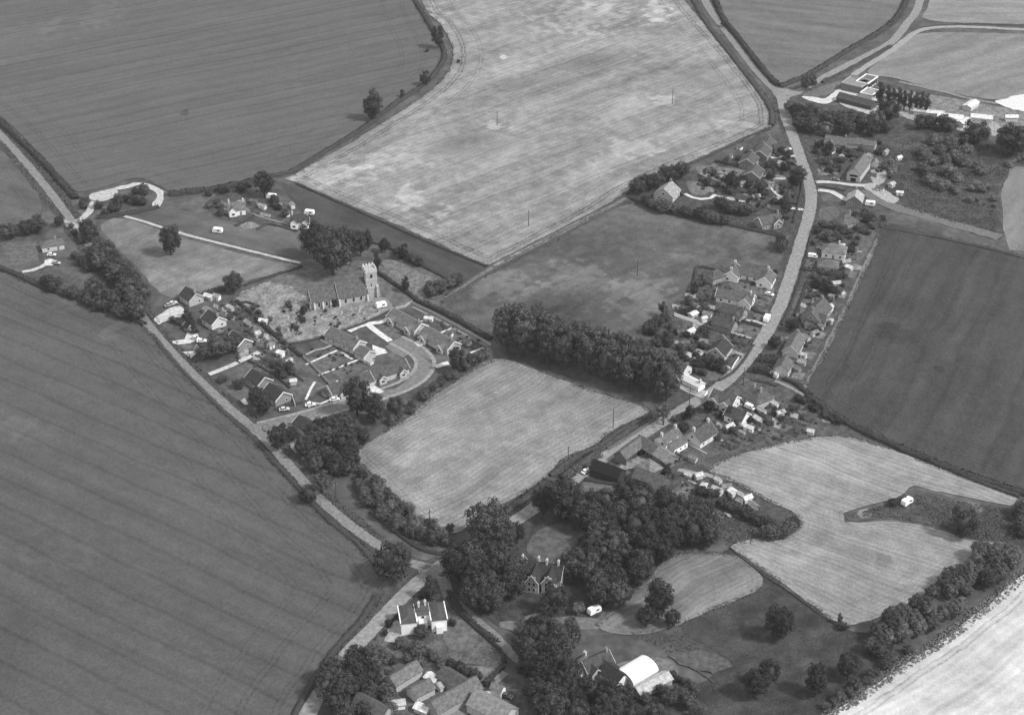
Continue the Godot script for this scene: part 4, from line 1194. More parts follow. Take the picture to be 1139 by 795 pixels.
	inside([980,182, 990,178, 1004,186, 1000,196, 990,200], 5, "bush", Vector2(10, 15), Vector2(8, 12), Vector2(0.12, 0.18), "pale round bush behind the barn", "pale round bushes behind the barn", 7.0)
	inside([905,160, 940,155, 990,160, 975,178, 940,190, 912,195], 24, "bush", Vector2(6, 13), Vector2(5, 10), Vector2(0.05, 0.11), "shrub round the farmhouse", "shrubs round the farmhouse", 6.0)
	tree("bush", 966, 246, 20, 9, 0.05, "low dark hedge clump behind the bright roofed cottage")
	inside([912,246, 935,252, 955,240, 975,236, 985,246, 965,262, 935,268, 905,268], 24, "bush", Vector2(7, 13), Vector2(5, 10), Vector2(0.05, 0.11), "garden bush round the hipped farm cottage", "bushes round the hipped farm cottage", 6.0)
	hedge([912,208, 925,210, 940,213], 1.4, 1.0, 0.045, "dark hedge between the two white farm drives")
	rough_growth([985,152, 1060,148, 1128,172, 1128,186, 1112,208, 1108,230, 1108,258, 1060,248, 1004,230, 1000,215, 990,190], 5000, Vector2(0.5, 1.2), 0.09, "rough tussocks and low scrub across the meadow")
	# ---- middle of the street
	inside([748,346, 765,330, 778,310, 800,300, 800,322, 795,345, 780,356], 14, "bush", Vector2(7, 14), Vector2(5, 11), Vector2(0.05, 0.12), "bush behind the west street houses", "bushes behind the west street houses", 6.0)
	inside([746,360, 790,368, 790,390, 770,402, 748,395], 18, "bush", Vector2(7, 14), Vector2(6, 11), Vector2(0.045, 0.10), "bush in the gardens below the long white path", "bushes below the long white path", 6.0)
	inside([762,398, 790,400, 812,408, 800,424, 776,418], 14, "bush", Vector2(7, 13), Vector2(6, 10), Vector2(0.045, 0.10), "bush in the gardens inside the bend", "bushes inside the bend", 6.0)
	tree("round", 776, 411, 15, 13, 0.05, "dark round tree behind the low white building")
	tree("cone", 792, 409, 12, 15, 0.045, "dark conifer below the dark roofed house")
	hedge([822,357, 834,360, 846,364], 2.0, 1.3, 0.045, "clipped dark hedge beside the dark fronted house")
	hedge([806,312, 830,314, 856,320], 1.4, 1.0, 0.05, "dark hedge before the white gabled pair")
	hedge([814,381, 830,385, 836,380], 1.6, 1.2, 0.05, "hedge right of the dark roofed house")
	hedge([796,301, 776,298, 772,312, 764,326], 1.2, 1.2, 0.055, "hedge round the back of the white gabled pair")
	hedge([828,337, 840,346, 850,350], 2.2, 1.2, 0.055, "bushy hedge between the middle front gardens")
	hedge([800,424, 815,415, 828,400, 838,384], 1.4, 1.0, 0.055, "curved hedge along the inside of the bend")
	tree("bush", 862, 307, 7, 9, 0.05, "dark bush at the corner of the white gabled pair")
	# ---- east gardens
	hedge([892,300, 905,302, 925,306, 938,303], 3.0, 1.8, 0.05, "thick dark hedge below the low pale roofed house")
	belt("round", [908,318, 918,322, 926,330], 5, 2.5, Vector2(12, 16), Vector2(11, 14), D, "dark tree behind the east street gardens", "dark trees behind the east gardens")
	tree("round", 881, 368, 18, 15, 0.05, "dark rounded tree in front of the long roofed house")
	tree("round", 862, 388, 18, 16, 0.05, "dark tree at the street above the tall hedge")
	hedge([846,402, 858,402, 872,404], 5.0, 3.0, 0.05, "tall dark clipped hedge on the outside of the bend")
	hedge([838,412, 850,414, 862,418], 5.0, 3.0, 0.05, "dense dark hedge below the tall clipped hedge")
	hedge([840,424, 852,426, 864,430], 1.6, 1.6, 0.09, "pale clipped hedge by the big hipped house")
	hedge([872,422, 886,428, 900,440], 2.6, 1.4, 0.05, "dark hedge beside the thin pale path")
	hedge([898,314, 890,338, 884,352], 1.2, 1.4, 0.055, "tall hedge beside the east front lawn")
	hedge([902,262, 897,285, 890,312, 880,340, 870,362], 1.2, 1.0, 0.06, "garden hedge along the east side of the street")
	inside([905,300, 940,308, 930,345, 915,372, 890,400, 872,396, 890,360], 26, "bush", Vector2(5, 11), Vector2(4, 9), Vector2(0.05, 0.11), "bush in the east street gardens", "bushes in the east street gardens", 6.0)
	inside([905,255, 930,258, 960,262, 945,285, 905,275], 14, "bush", Vector2(6, 12), Vector2(5, 9), Vector2(0.05, 0.11), "bush round the house with the white front", "bushes round the white fronted house", 6.0)
	# ---- lower street
	tree("round", 768, 466, 15, 17, 0.045, "dark round clipped tree by the lower street")
	tree("round", 789, 459, 15, 15, 0.035, "very dark tree in front of the low hipped house")
	tree("round", 813, 466, 17, 16, 0.06, "soft tree beside the white gabled cottage")
	tree("round", 760, 482, 16, 14, 0.055, "dark tree between the white house and the street")
	belt("bush", [748,470, 756,466, 762,464], 3, 1.0, Vector2(9, 12), Vector2(6, 8), D, "dark bush on the street bank below the lime", "bushes on the bank below the lime")
	inside([782,470, 800,462, 850,455, 890,455, 870,470, 830,482, 792,492], 26, "bush", Vector2(6, 12), Vector2(5, 9), Vector2(0.05, 0.11), "bush behind the lower street houses", "bushes behind the lower street houses", 6.5)
	belt("bush", [888,446, 910,458, 935,472], 8, 3.0, Vector2(8, 13), Vector2(6, 9), D, "dark bush below the thin pale path", "bushes below the thin pale path")
	inside([735,500, 752,506, 758,520, 748,534, 735,528], 7, "bush", Vector2(8, 13), Vector2(6, 11), D, "dark bush between the yard barns and white house", "bushes behind the yard barns", 6.0)
	tree("open", 742, 537, 11, 11, 0.12, "small pale tree at the end of the lowest barn")
	hedge([650,534, 675,538, 690,540], 2.0, 1.2, 0.05, "dark hedge below the black barn")
	# ---- allotment corner
	belt("bush", [800,560, 818,572, 840,582, 862,590], 9, 3.0, Vector2(14, 20), Vector2(10, 15), D, "dark bush between the sheds and cut field", "bushes between the sheds and cut field")
	belt("round", [846,598, 862,600, 876,598, 884,588], 7, 2.0, Vector2(15, 21), Vector2(13, 17), M, "rounded tree at the point of the cut field", "trees at the point of the cut field")
	inside([775,545, 800,552, 795,565, 775,565], 6, "bush", Vector2(9, 15), Vector2(7, 12), D, "dark bush round the cluttered sheds", "bushes round the cluttered sheds", 6.0)
	tree("round", 785, 575, 20, 17, 0.05, "dark spreading tree below the cluttered sheds")
	tree("tall", 770, 585, 10, 16, 0.05, "small upright tree below the cluttered sheds")
	rough_growth([760,560, 800,572, 850,592, 840,605, 800,608, 770,600], 900, Vector2(0.4, 1.0), 0.09, "rough weeds between the wood and the sheds")
	# ---- wood
	inside([640,588, 668,566, 700,562, 738,566, 770,580, 800,598, 798,608, 764,614, 735,634, 712,656, 690,676, 664,684, 640,668, 636,640, 660,625, 655,605], 46, "round", Vector2(26, 38), Vector2(26, 38), Vector2(0.05, 0.075), "dark tree in the wood behind the manor", "wood behind the manor", 15.0)
	tree("tall", 626, 578, 52, 52, 0.05, "great dark tree beside the street above the manor")
	tree("round", 604, 572, 30, 34, 0.055, "dark tree at the street bend above the manor")
	tree("round", 652, 580, 34, 32, 0.05, "dark tree between the great tree and the wood")
	tree("open", 650, 590, 14, 24, 0.06, "slim bare stemmed tree on the manor lawn edge")
	tree("open", 676, 566, 18, 14, 0.06, "small spreading tree above the wood")
	tree("round", 665, 676, 32, 38, 0.075, "paler round tree at the front of the wood")
	# ---- crossroads and manor
	tree("round", 437, 646, 50, 44, 0.06, "great round tree at the crossroads beside the huge field")
	tree("round", 542, 606, 54, 52, 0.085, "great pale tree overhanging the crossroads street")
	tree("round", 560, 612, 36, 36, 0.08, "pale tree leaning behind the great crossroads tree")
	tree("round", 576, 604, 19, 25, 0.045, "dark small tree at the street beside the pale great tree")
	inside([506,648, 530,632, 556,634, 575,650, 572,676, 548,690, 520,676], 13, "round", Vector2(34, 46), Vector2(34, 46), Vector2(0.05, 0.065), "dark tree in the dense clump between crossroads and manor", "dense clump by the manor", 15.0)
	tree("cone", 478, 666, 21, 28, 0.06, "dark conifer on the point between the two lower lanes")
	hedge([500,660, 514,682, 538,704, 552,716], 2.4, 1.6, 0.05, "dark hedge along the lane below the dense clump")
	hedge([497,666, 510,682, 530,700, 556,724, 562,738], 1.4, 1.3, 0.05, "hedge between villa garden and narrow lane")
	hedge([434,694, 448,680, 466,666, 474,660], 1.2, 1.3, 0.05, "hedge between villa and street")
	tree("round", 617, 682, 34, 38, 0.06, "dark tree before the manor's right wing")
	tree("round", 606, 690, 24, 26, 0.05, "dark low tree before the manor")
	tree("bush", 644, 682, 18, 13, 0.16, "pale bush beside the wood's front")
	inside([640,600, 652,604, 648,640, 640,648], 4, "bush", Vector2(10, 15), Vector2(8, 12), Vector2(0.08, 0.12), "bush at the edge of the manor lawn", "bushes at the manor lawn edge", 8.0)
	tree("bush", 432, 697, 10, 9, 0.045, "round clipped bush at the villa gate")
	tree("bush", 429, 707, 8, 7, 0.045, "second round bush at the villa gate")
	tree("bush", 503, 696, 11, 9, 0.05, "round bush on the villa's right lawn")
	tree("round", 469, 709, 22, 14, 0.08, "grey bushy tree against the villa front")
	inside([420,722, 450,718, 470,728, 500,738, 478,746, 440,744], 9, "bush", Vector2(12, 20), Vector2(9, 14), M, "bush in the shrubbery below the villa", "shrubbery below the villa", 9.0)
	belt("bush", [490,742, 520,750, 545,762], 7, 3.0, Vector2(12, 18), Vector2(9, 14), D, "dark bush in the belt above the long roofs", "bushes above the long roofs")
	hedge([560,742, 545,756, 530,768], 2.0, 1.6, 0.045, "dark hedge beside the straight drive")
	# ---- bottom
	inside([362,768, 380,742, 404,735, 420,748, 412,775, 392,800, 366,806], 12, "round", Vector2(26, 36), Vector2(24, 34), Vector2(0.05, 0.075), "dark tree in the clump at the lower bend of the street", "clump at the lower bend", 14.0)
	inside([570,742, 600,716, 636,720, 650,770, 690,790, 690,815, 600,815, 585,775], 24, "round", Vector2(30, 42), Vector2(28, 40), Vector2(0.045, 0.07), "dark tree in the belt left of the arched barn", "belt left of the arched barn", 15.0)
	inside([590,704, 640,702, 652,714, 600,722], 6, "round", Vector2(20, 28), Vector2(17, 24), D, "tree along the track below the manor", "trees along the track below the manor", 12.0)
	inside([405,760, 440,775, 440,800, 400,802], 6, "bush", Vector2(16, 24), Vector2(11, 17), M, "bush left of the long roofs", "bushes left of the long roofs", 10.0)
	inside([700,775, 740,770, 775,785, 790,805, 720,812, 690,795], 14, "bush", Vector2(14, 24), Vector2(11, 18), D, "dark bush below the pale long shed", "bushes below the pale long shed", 10.0)
	belt("bush", [744,752, 760,762, 775,772], 5, 2.0, Vector2(11, 16), Vector2(8, 12), D, "dark bush right of the pale long shed", "bushes right of the pale long shed")
	hedge([746,724, 770,742, 795,760], 1.0, 0.6, 0.09, "thin hedge between pasture and arched barn garden")
	# ---- right pasture
	tree("tall", 732, 688, 36, 48, 0.05, "tall rounded tree at the corner of stubble and pasture")
	tree("round", 718, 696, 26, 24, 0.05, "lower tree left of the tall pasture corner tree")
	tree("round", 748, 697, 22, 20, 0.05, "lower tree right of the tall pasture corner tree")
	tree("round", 866, 712, 37, 40, 0.045, "round dark tree alone in the middle of the rough pasture")
	tree("round", 840, 776, 34, 34, 0.045, "broad dark tree at the bottom of the rough pasture")
	tree("round", 855, 764, 28, 32, 0.05, "tree leaning on the broad bottom pasture tree")
	tree("tall", 907, 774, 30, 40, 0.05, "upright dark tree near the last hedge")
	tree("round", 943, 756, 30, 32, 0.055, "dark tree against the last hedge")
	tree("round", 1070, 598, 38, 38, 0.065, "round tree in the overgrown hollow")
	tree("bush", 1010, 558, 14, 9, 0.15, "pale bush in the overgrown hollow")
	tree("bush", 994, 562, 14, 8, 0.05, "dark bush in the overgrown hollow")
	tree("poplar", 934, 694, 5, 15, 0.09, "thin sapling at the corner of the cut field")
	tree("bush", 938, 700, 14, 9, 0.06, "dark bush at the corner of the cut field")
	tree("tall", 988, 704, 25, 34, 0.075, "tall tree at the start of the last hedge")
	inside([960,715, 990,695, 1025,672, 1060,648, 1090,622, 1125,612, 1136,626, 1100,658, 1060,690, 1010,722, 975,738], 46, "round", Vector2(17, 27), Vector2(15, 24), Vector2(0.09, 0.13), "haze-toned leafy tree in the broad last hedge", "broad last hedge", 10.0)  # leaf colour made paler to paint in haze on this side
	belt("bush", [920,790, 950,768, 985,742, 1010,726], 14, 4.0, Vector2(12, 18), Vector2(8, 13), Vector2(0.06, 0.1), "bush along the edge of the very pale field", "bushes along the very pale field")
	inside([1128,572, 1139,570, 1150,600, 1132,606], 6, "round", Vector2(18, 26), Vector2(16, 22), Vector2(0.08, 0.11), "grey tree at the far end of the hollow", "trees at the far end of the hollow", 8.0)
	rough_growth([945,575, 1018,550, 1090,562, 1139,570, 1139,612, 1080,598, 1000,577], 2600, Vector2(0.4, 1.1), 0.10, "nettles and rough weeds filling the hollow")
	rough_growth([700,704, 760,700, 800,745, 760,735], 500, Vector2(0.3, 0.8), 0.10, "weeds round the worn hard court")
	rough_growth([640,545, 700,552, 760,570, 700,572, 650,566], 700, Vector2(0.3, 0.7), 0.11, "weeds in the paddock below the black barn")
	for a in [[[745,350, 765,330, 800,300, 850,318, 858,345, 836,380, 800,420, 770,425, 748,395], 90, "x"], [[905,260, 950,256, 955,290, 935,320, 905,380, 880,400, 872,380, 897,330], 80, "x"], [[790,455, 850,440, 900,455, 930,472, 860,490, 800,505], 60, "x"], [[770,205, 830,175, 872,165, 886,215, 870,235, 800,230], 80, "x"], [[240,335, 300,355, 332,398, 300,425, 270,410, 235,370], 80, "x"], [[905,150, 960,160, 985,190, 960,200, 912,195], 50, "x"], [[765,520, 800,530, 850,560, 850,585, 780,575, 755,555], 50, "x"], [[345,388, 372,378, 408,404, 366,428, 350,418], 26, "x"], [[466,346, 480,350, 540,384, 524,392, 500,376], 24, "x"], [[310,340, 345,345, 400,350, 430,340, 400,360, 330,378], 24, "x"]]:
		inside(a[0], a[1], "bush", Vector2(2.0, 5.0), Vector2(1.6, 4.0), Vector2(0.05, 0.16), a[2], "", 3.0)
	plant_bushes()
	var lane := [-60,96, 0,150, 40,195, 72,236, 100,275, 140,328, 172,371, 205,407, 250,450, 292,486, 325,522, 352,552, 395,589, 436,616]
	margin(lane, 2.1, 5.5, 3600, Vector2(0.4, 1.1), 0.10, "long grass on the village side of the long lane")
	margin(lane, -5.5, -2.1, 3600, Vector2(0.4, 1.1), 0.10, "long grass on the field side of the long lane")
	var street := [869,106, 874,128, 884,156, 894,185, 902,212, 901,236, 891,270, 880,306, 868,340, 850,375, 830,402, 802,429, 766,452, 720,480, 676,507, 640,532, 600,561, 560,588, 520,612, 478,638, 452,660, 425,688, 398,716, 372,745, 350,778]
	margin(street, 2.8, 4.6, 2600, Vector2(0.3, 0.8), 0.10, "long grass along one side of the village street")
	margin(street, -4.6, -2.8, 2600, Vector2(0.3, 0.8), 0.10, "long grass along the other side of the village street")
	margin([330,203, 440,250, 540,294, 562,289, 600,270, 660,238, 700,212, 760,184, 850,146, 858,128, 850,105, 810,55, 762,0], -1.2, 1.4, 3600, Vector2(0.4, 1.0), 0.14, "weedy margin of the large wheat field")
	margin([478,-40, 470,0, 491,28, 504,55, 499,80, 470,108, 400,153, 326,196], -1.2, 1.4, 2200, Vector2(0.4, 1.0), 0.12, "weedy margin below the far hedge")
	margin([553,399, 600,413, 660,436, 722,457, 690,475, 670,486, 662,496, 623,512, 608,532, 553,566, 515,591, 503,594, 478,583, 458,571, 417,531, 395,506, 425,483, 457,463, 490,436, 520,416, 553,399], -1.2, 1.0, 3200, Vector2(0.3, 0.9), 0.12, "weedy margin round the stubble before the avenue")
	margin([788,522, 812,509, 850,498, 900,488, 940,486, 985,498, 1060,526, 1128,551], -1.0, 1.2, 1800, Vector2(0.3, 0.8), 0.12, "weedy upper margin of the cut field")
	margin([942,696, 925,690, 880,656, 814,609, 822,602, 878,592, 890,580, 880,569, 850,555, 820,538, 788,522], -1.0, 1.2, 1800, Vector2(0.3, 0.8), 0.12, "weedy lower margin of the cut field")
	margin([664,697, 700,664, 750,619, 808,617, 832,626, 849,651, 790,680, 755,695], -1.0, 1.0, 1200, Vector2(0.3, 0.8), 0.11, "weedy margin of the small stubble strip")
	margin([905,808, 950,778, 1000,744, 1060,704, 1110,664, 1139,640, 1200,600], -2.5, 2.5, 3600, Vector2(0.4, 1.1), 0.16, "pale weedy margin of the very pale field")
	margin([987,250, 972,283, 950,330, 921,390, 898,436, 940,466, 1000,494, 1080,525, 1139,545], -1.0, 1.2, 2600, Vector2(0.3, 0.9), 0.10, "weedy margin of the dark field behind the street")
	margin([0,303, 40,320, 90,338, 140,355, 166,372, 200,412, 246,458, 282,490, 316,530, 358,575, 396,607, 420,640, 424,658, 410,685, 376,722, 343,768], -1.2, 1.2, 3200, Vector2(0.4, 1.0), 0.09, "weedy margin of the huge dark field")
	margin([489,338, 545,305, 620,267, 697,227, 780,244, 866,263], -1.2, 1.2, 1800, Vector2(0.3, 0.8), 0.11, "rough grass at the top edge of the pasture")

# ================================================================ buildings
func quad(st: SurfaceTool, a: Vector3, b: Vector3, c: Vector3, d: Vector3) -> void:
	var n := (d - a).cross(b - a).normalized()
	var lu := (b - a).length()
	var lv := (d - a).length()
	st.set_normal(n)
	var q := [a, b, c, d]
	var w := [Vector2(0, 0), Vector2(lu, 0), Vector2(lu, lv), Vector2(0, lv)]
	for i in [0, 1, 2, 0, 2, 3]:
		st.set_uv(w[i])
		st.add_vertex(q[i])

func tri(st: SurfaceTool, a: Vector3, b: Vector3, c: Vector3) -> void:
	st.set_normal((c - a).cross(b - a).normalized())
	for q in [a, b, c]:
		st.set_uv(Vector2(q.x + q.z, q.y))
		st.add_vertex(q)

func box_into(st: SurfaceTool, c: Vector3, s: Vector3) -> void:
	var h := s / 2
	var p := []
	for i in 8:
		p.append(c + Vector3(h.x if i & 1 else -h.x, h.y if i & 2 else -h.y, h.z if i & 4 else -h.z))
	quad(st, p[6], p[7], p[5], p[4])
	quad(st, p[3], p[2], p[0], p[1])
	quad(st, p[7], p[3], p[1], p[5])
	quad(st, p[2], p[6], p[4], p[0])
	quad(st, p[2], p[3], p[7], p[6])
	quad(st, p[4], p[5], p[1], p[0])

func new_st() -> SurfaceTool:
	var st := SurfaceTool.new()
	st.begin(Mesh.PRIMITIVE_TRIANGLES)
	return st

func box_mesh(s: Vector3) -> ArrayMesh:
	var key := "box%s" % s
	if not cache.has(key):
		var st := new_st()
		box_into(st, Vector3.ZERO, s)
		cache[key] = st.commit()
	return cache[key]

# walls with gables along x, roof slopes to +z and -z; t places the block in its house
func wall_mesh(t: Transform3D, l: float, w: float, eaves: float, rise: float, hip: bool, open_side := 0.0, open_end := 0.0) -> ArrayMesh:
	var st := new_st()
	var x := l / 2
	var z := w / 2
	var y := -0.15
	var a := [t * Vector3(-x, eaves, z), t * Vector3(x, eaves, z), t * Vector3(x, y, z), t * Vector3(-x, y, z), t * Vector3(-x, eaves, -z), t * Vector3(x, eaves, -z), t * Vector3(x, y, -z), t * Vector3(-x, y, -z)]
	if open_side <= 0.0:
		quad(st, a[0], a[1], a[2], a[3])
	if open_side >= 0.0:
		quad(st, a[5], a[4], a[7], a[6])
	if open_end <= 0.0:
		quad(st, a[1], a[5], a[6], a[2])
	if open_end >= 0.0:
		quad(st, a[4], a[0], a[3], a[7])
	if not hip:
		tri(st, t * Vector3(x, eaves, z), t * Vector3(x, eaves + rise - 0.02, 0), t * Vector3(x, eaves, -z))
		tri(st, t * Vector3(-x, eaves, -z), t * Vector3(-x, eaves + rise - 0.02, 0), t * Vector3(-x, eaves, z))
	return st.commit()

func roof_mesh(t: Transform3D, l: float, w: float, eaves: float, rise: float, hip: bool, over := 0.35) -> ArrayMesh:
	var st := new_st()
	var x := l / 2 + over
	var z := w / 2 + over
	var slope := rise / (w / 2)
	var ye := eaves - over * slope
	var yr := eaves + rise
	var k := 0.16
	var rx := x if not hip else maxf(0.2, x - z * 0.95)
	for s in [1.0, -1.0]:
		var e0 := Vector3(-x * s, ye, z * s)
		var e1 := Vector3(x * s, ye, z * s)
		var r1 := Vector3(rx * s, yr, 0)
		var r0 := Vector3(-rx * s, yr, 0)
		var up := Vector3(0, k, 0)
		quad(st, t * (r0 + up), t * (r1 + up), t * (e1 + up), t * (e0 + up))
		quad(st, t * e0, t * e1, t * r1, t * r0)
		quad(st, t * (e0 + up), t * (e1 + up), t * e1, t * e0)
		if hip:
			var g0 := Vector3(x * s, ye, z * s)
			var g1 := Vector3(x * s, ye, -z * s)
			tri(st, t * (g0 + up), t * (Vector3(rx * s, yr, 0) + up), t * (g1 + up))
			quad(st, t * (g0 + up), t * (g1 + up), t * g1, t * g0)
		else:
			for e in [[e1, r1], [r0, e0]]:
				quad(st, t * (e[0] + up), t * (e[1] + up), t * e[1], t * e[0])
	return st.commit()

func barge_mesh(t: Transform3D, l: float, w: float, eaves: float, rise: float, end: float, side: float) -> ArrayMesh:
	var st := new_st()
	var x := (l / 2 + 0.38) * end
	var z := (w / 2 + 0.36) * side
	var slope := rise / (w / 2)
	var a := Vector3(x, eaves - 0.36 * slope, z)
	var b := Vector3(x, eaves + rise, 0)
	var d := Vector3(0.12 * end, 0, 0)
	var up := Vector3(0, 0.22, 0)
	var dn := Vector3(0, -0.28, 0)
	for f in [[a + d + up, b + d + up, b + d + dn, a + d + dn], [a + up, b + up, b + d + up, a + d + up], [a + dn, a + d + dn, b + d + dn, b + dn]]:
		quad(st, t * f[0], t * f[1], t * f[2], t * f[3])
	return st.commit()

func window(parent: Node, at: Vector3, turn: float, w := 1.15, h := 1.1) -> void:
	var f := part("window", box_mesh(Vector3(w, h, 0.10)), paint(0.72), parent, at)
	f.rotation.y = turn
	part("pane", box_mesh(Vector3(w - 0.22, h - 0.22, 0.05)), glass(), f, Vector3(0, 0, 0.04))

func block(o: Node3D, t: Transform3D, l: float, w: float, eaves: float, rise: float, wall: Material, roof: Material, hip: bool, opt: Dictionary) -> Node3D:
	var open_side := 0.0
	var open_end := 0.0
	if opt.get("open", false):                  # a cart shed: the yard side stands open on posts
		open_side = 1.0 if (o.basis * Vector3(0, 0, 1)).z > 0 else -1.0
		for i in 5:
			part("post", box_mesh(Vector3(0.24, eaves, 0.24)), paint(0.16), o, Vector3((i - 2) * (l - 0.6) / 4.0, eaves / 2 - 0.05, open_side * (w / 2 - 0.15)))
	if opt.get("hatch", false):                 # boarded gable round a hatch and a doorway, both open
		open_end = 1.0 if (o.basis * Vector3(1, 0, 0)).z > 0 else -1.0
		var gx := open_end * (l / 2 - 0.06)
		for b in [[0.0, eaves - 0.25, w, 0.5], [0.0, eaves - 1.9, w, 0.6], [w * 0.4, eaves - 1.05, w * 0.2, 1.1], [-w * 0.4, eaves - 1.05, w * 0.2, 1.1], [w * 0.35, (eaves - 2.2) / 2, w * 0.3, eaves - 2.2], [-w * 0.35, (eaves - 2.2) / 2, w * 0.3, eaves - 2.2]]:
			part("gable_boards", box_mesh(Vector3(0.1, b[3], b[2])), wall, o, Vector3(gx, b[1], b[0]))
	part("wall", wall_mesh(t, l, w, eaves, rise, hip, open_side, open_end), wall, o)
	var r := part("roof", roof_mesh(t, l, w, eaves, rise, hip), roof, o)
	var barge: float = opt.get("barge", 0.0)
	if barge > 0.0 and not hip:
		for e in [1.0, -1.0]:
			for s in [1.0, -1.0]:
				part("bargeboard", barge_mesh(t, l, w, eaves, rise, e, s), paint(barge), r)
	if opt.get("windows", true):
		var storeys := 1 if eaves < 4.0 else 2
		var towards := Vector3(0, 0, BACK) - o.position
		for s in [1.0, -1.0]:
			var nrm: Vector3 = o.basis * (t.basis * Vector3(0, 0, s))
			if nrm.dot(towards.normalized()) > -0.2:
				var n: int = maxi(1, int((l - 1.0) / 3.1))
				for f in storeys:
					for i in n:
						var x := (i - (n - 1) / 2.0) * (l - 1.0) / n
						if f == 0 and i == n / 2:
							var d := part("door", box_mesh(Vector3(0.95, 2.05, 0.1)), paint(0.2 if barge == 0.0 else 0.45), o, t * Vector3(x, 1.02, s * (w / 2 + 0.01)))
							d.basis = t.basis
							continue
						var wd := Vector3(x, 1.45 + 2.35 * f, s * (w / 2 + 0.01))
						window(o, t * wd, t.basis.get_euler().y + (0.0 if s > 0 else PI))
			var gx: Vector3 = o.basis * (t.basis * Vector3(s, 0, 0))
			if not hip and gx.dot(towards.normalized()) > 0.0:
				for f in storeys + (1 if rise > 2.8 else 0):
					window(o, t * Vector3(s * (l / 2 + 0.01), 1.45 + 2.35 * f, 0.0 if f >= storeys else w * 0.2 * (1.0 if f % 2 else -1.0)), t.basis.get_euler().y + PI / 2 * s, 1.2, 1.1)
	return r

func chimney(roof: Node, at: Vector3, h := 1.5, a := 0.2) -> void:
	var st := new_st()
	box_into(st, at + Vector3(0, h / 2 - 0.6, 0), Vector3(0.65, h + 0.6, 0.95))
	box_into(st, at + Vector3(0, h - 0.22, 0), Vector3(0.8, 0.2, 1.1))
	for s in [-0.25, 0.25]:
		box_into(st, at + Vector3(0, h + 0.1, s), Vector3(0.24, 0.45, 0.24))
	part("chimney", st.commit(), render_wall(a), roof)

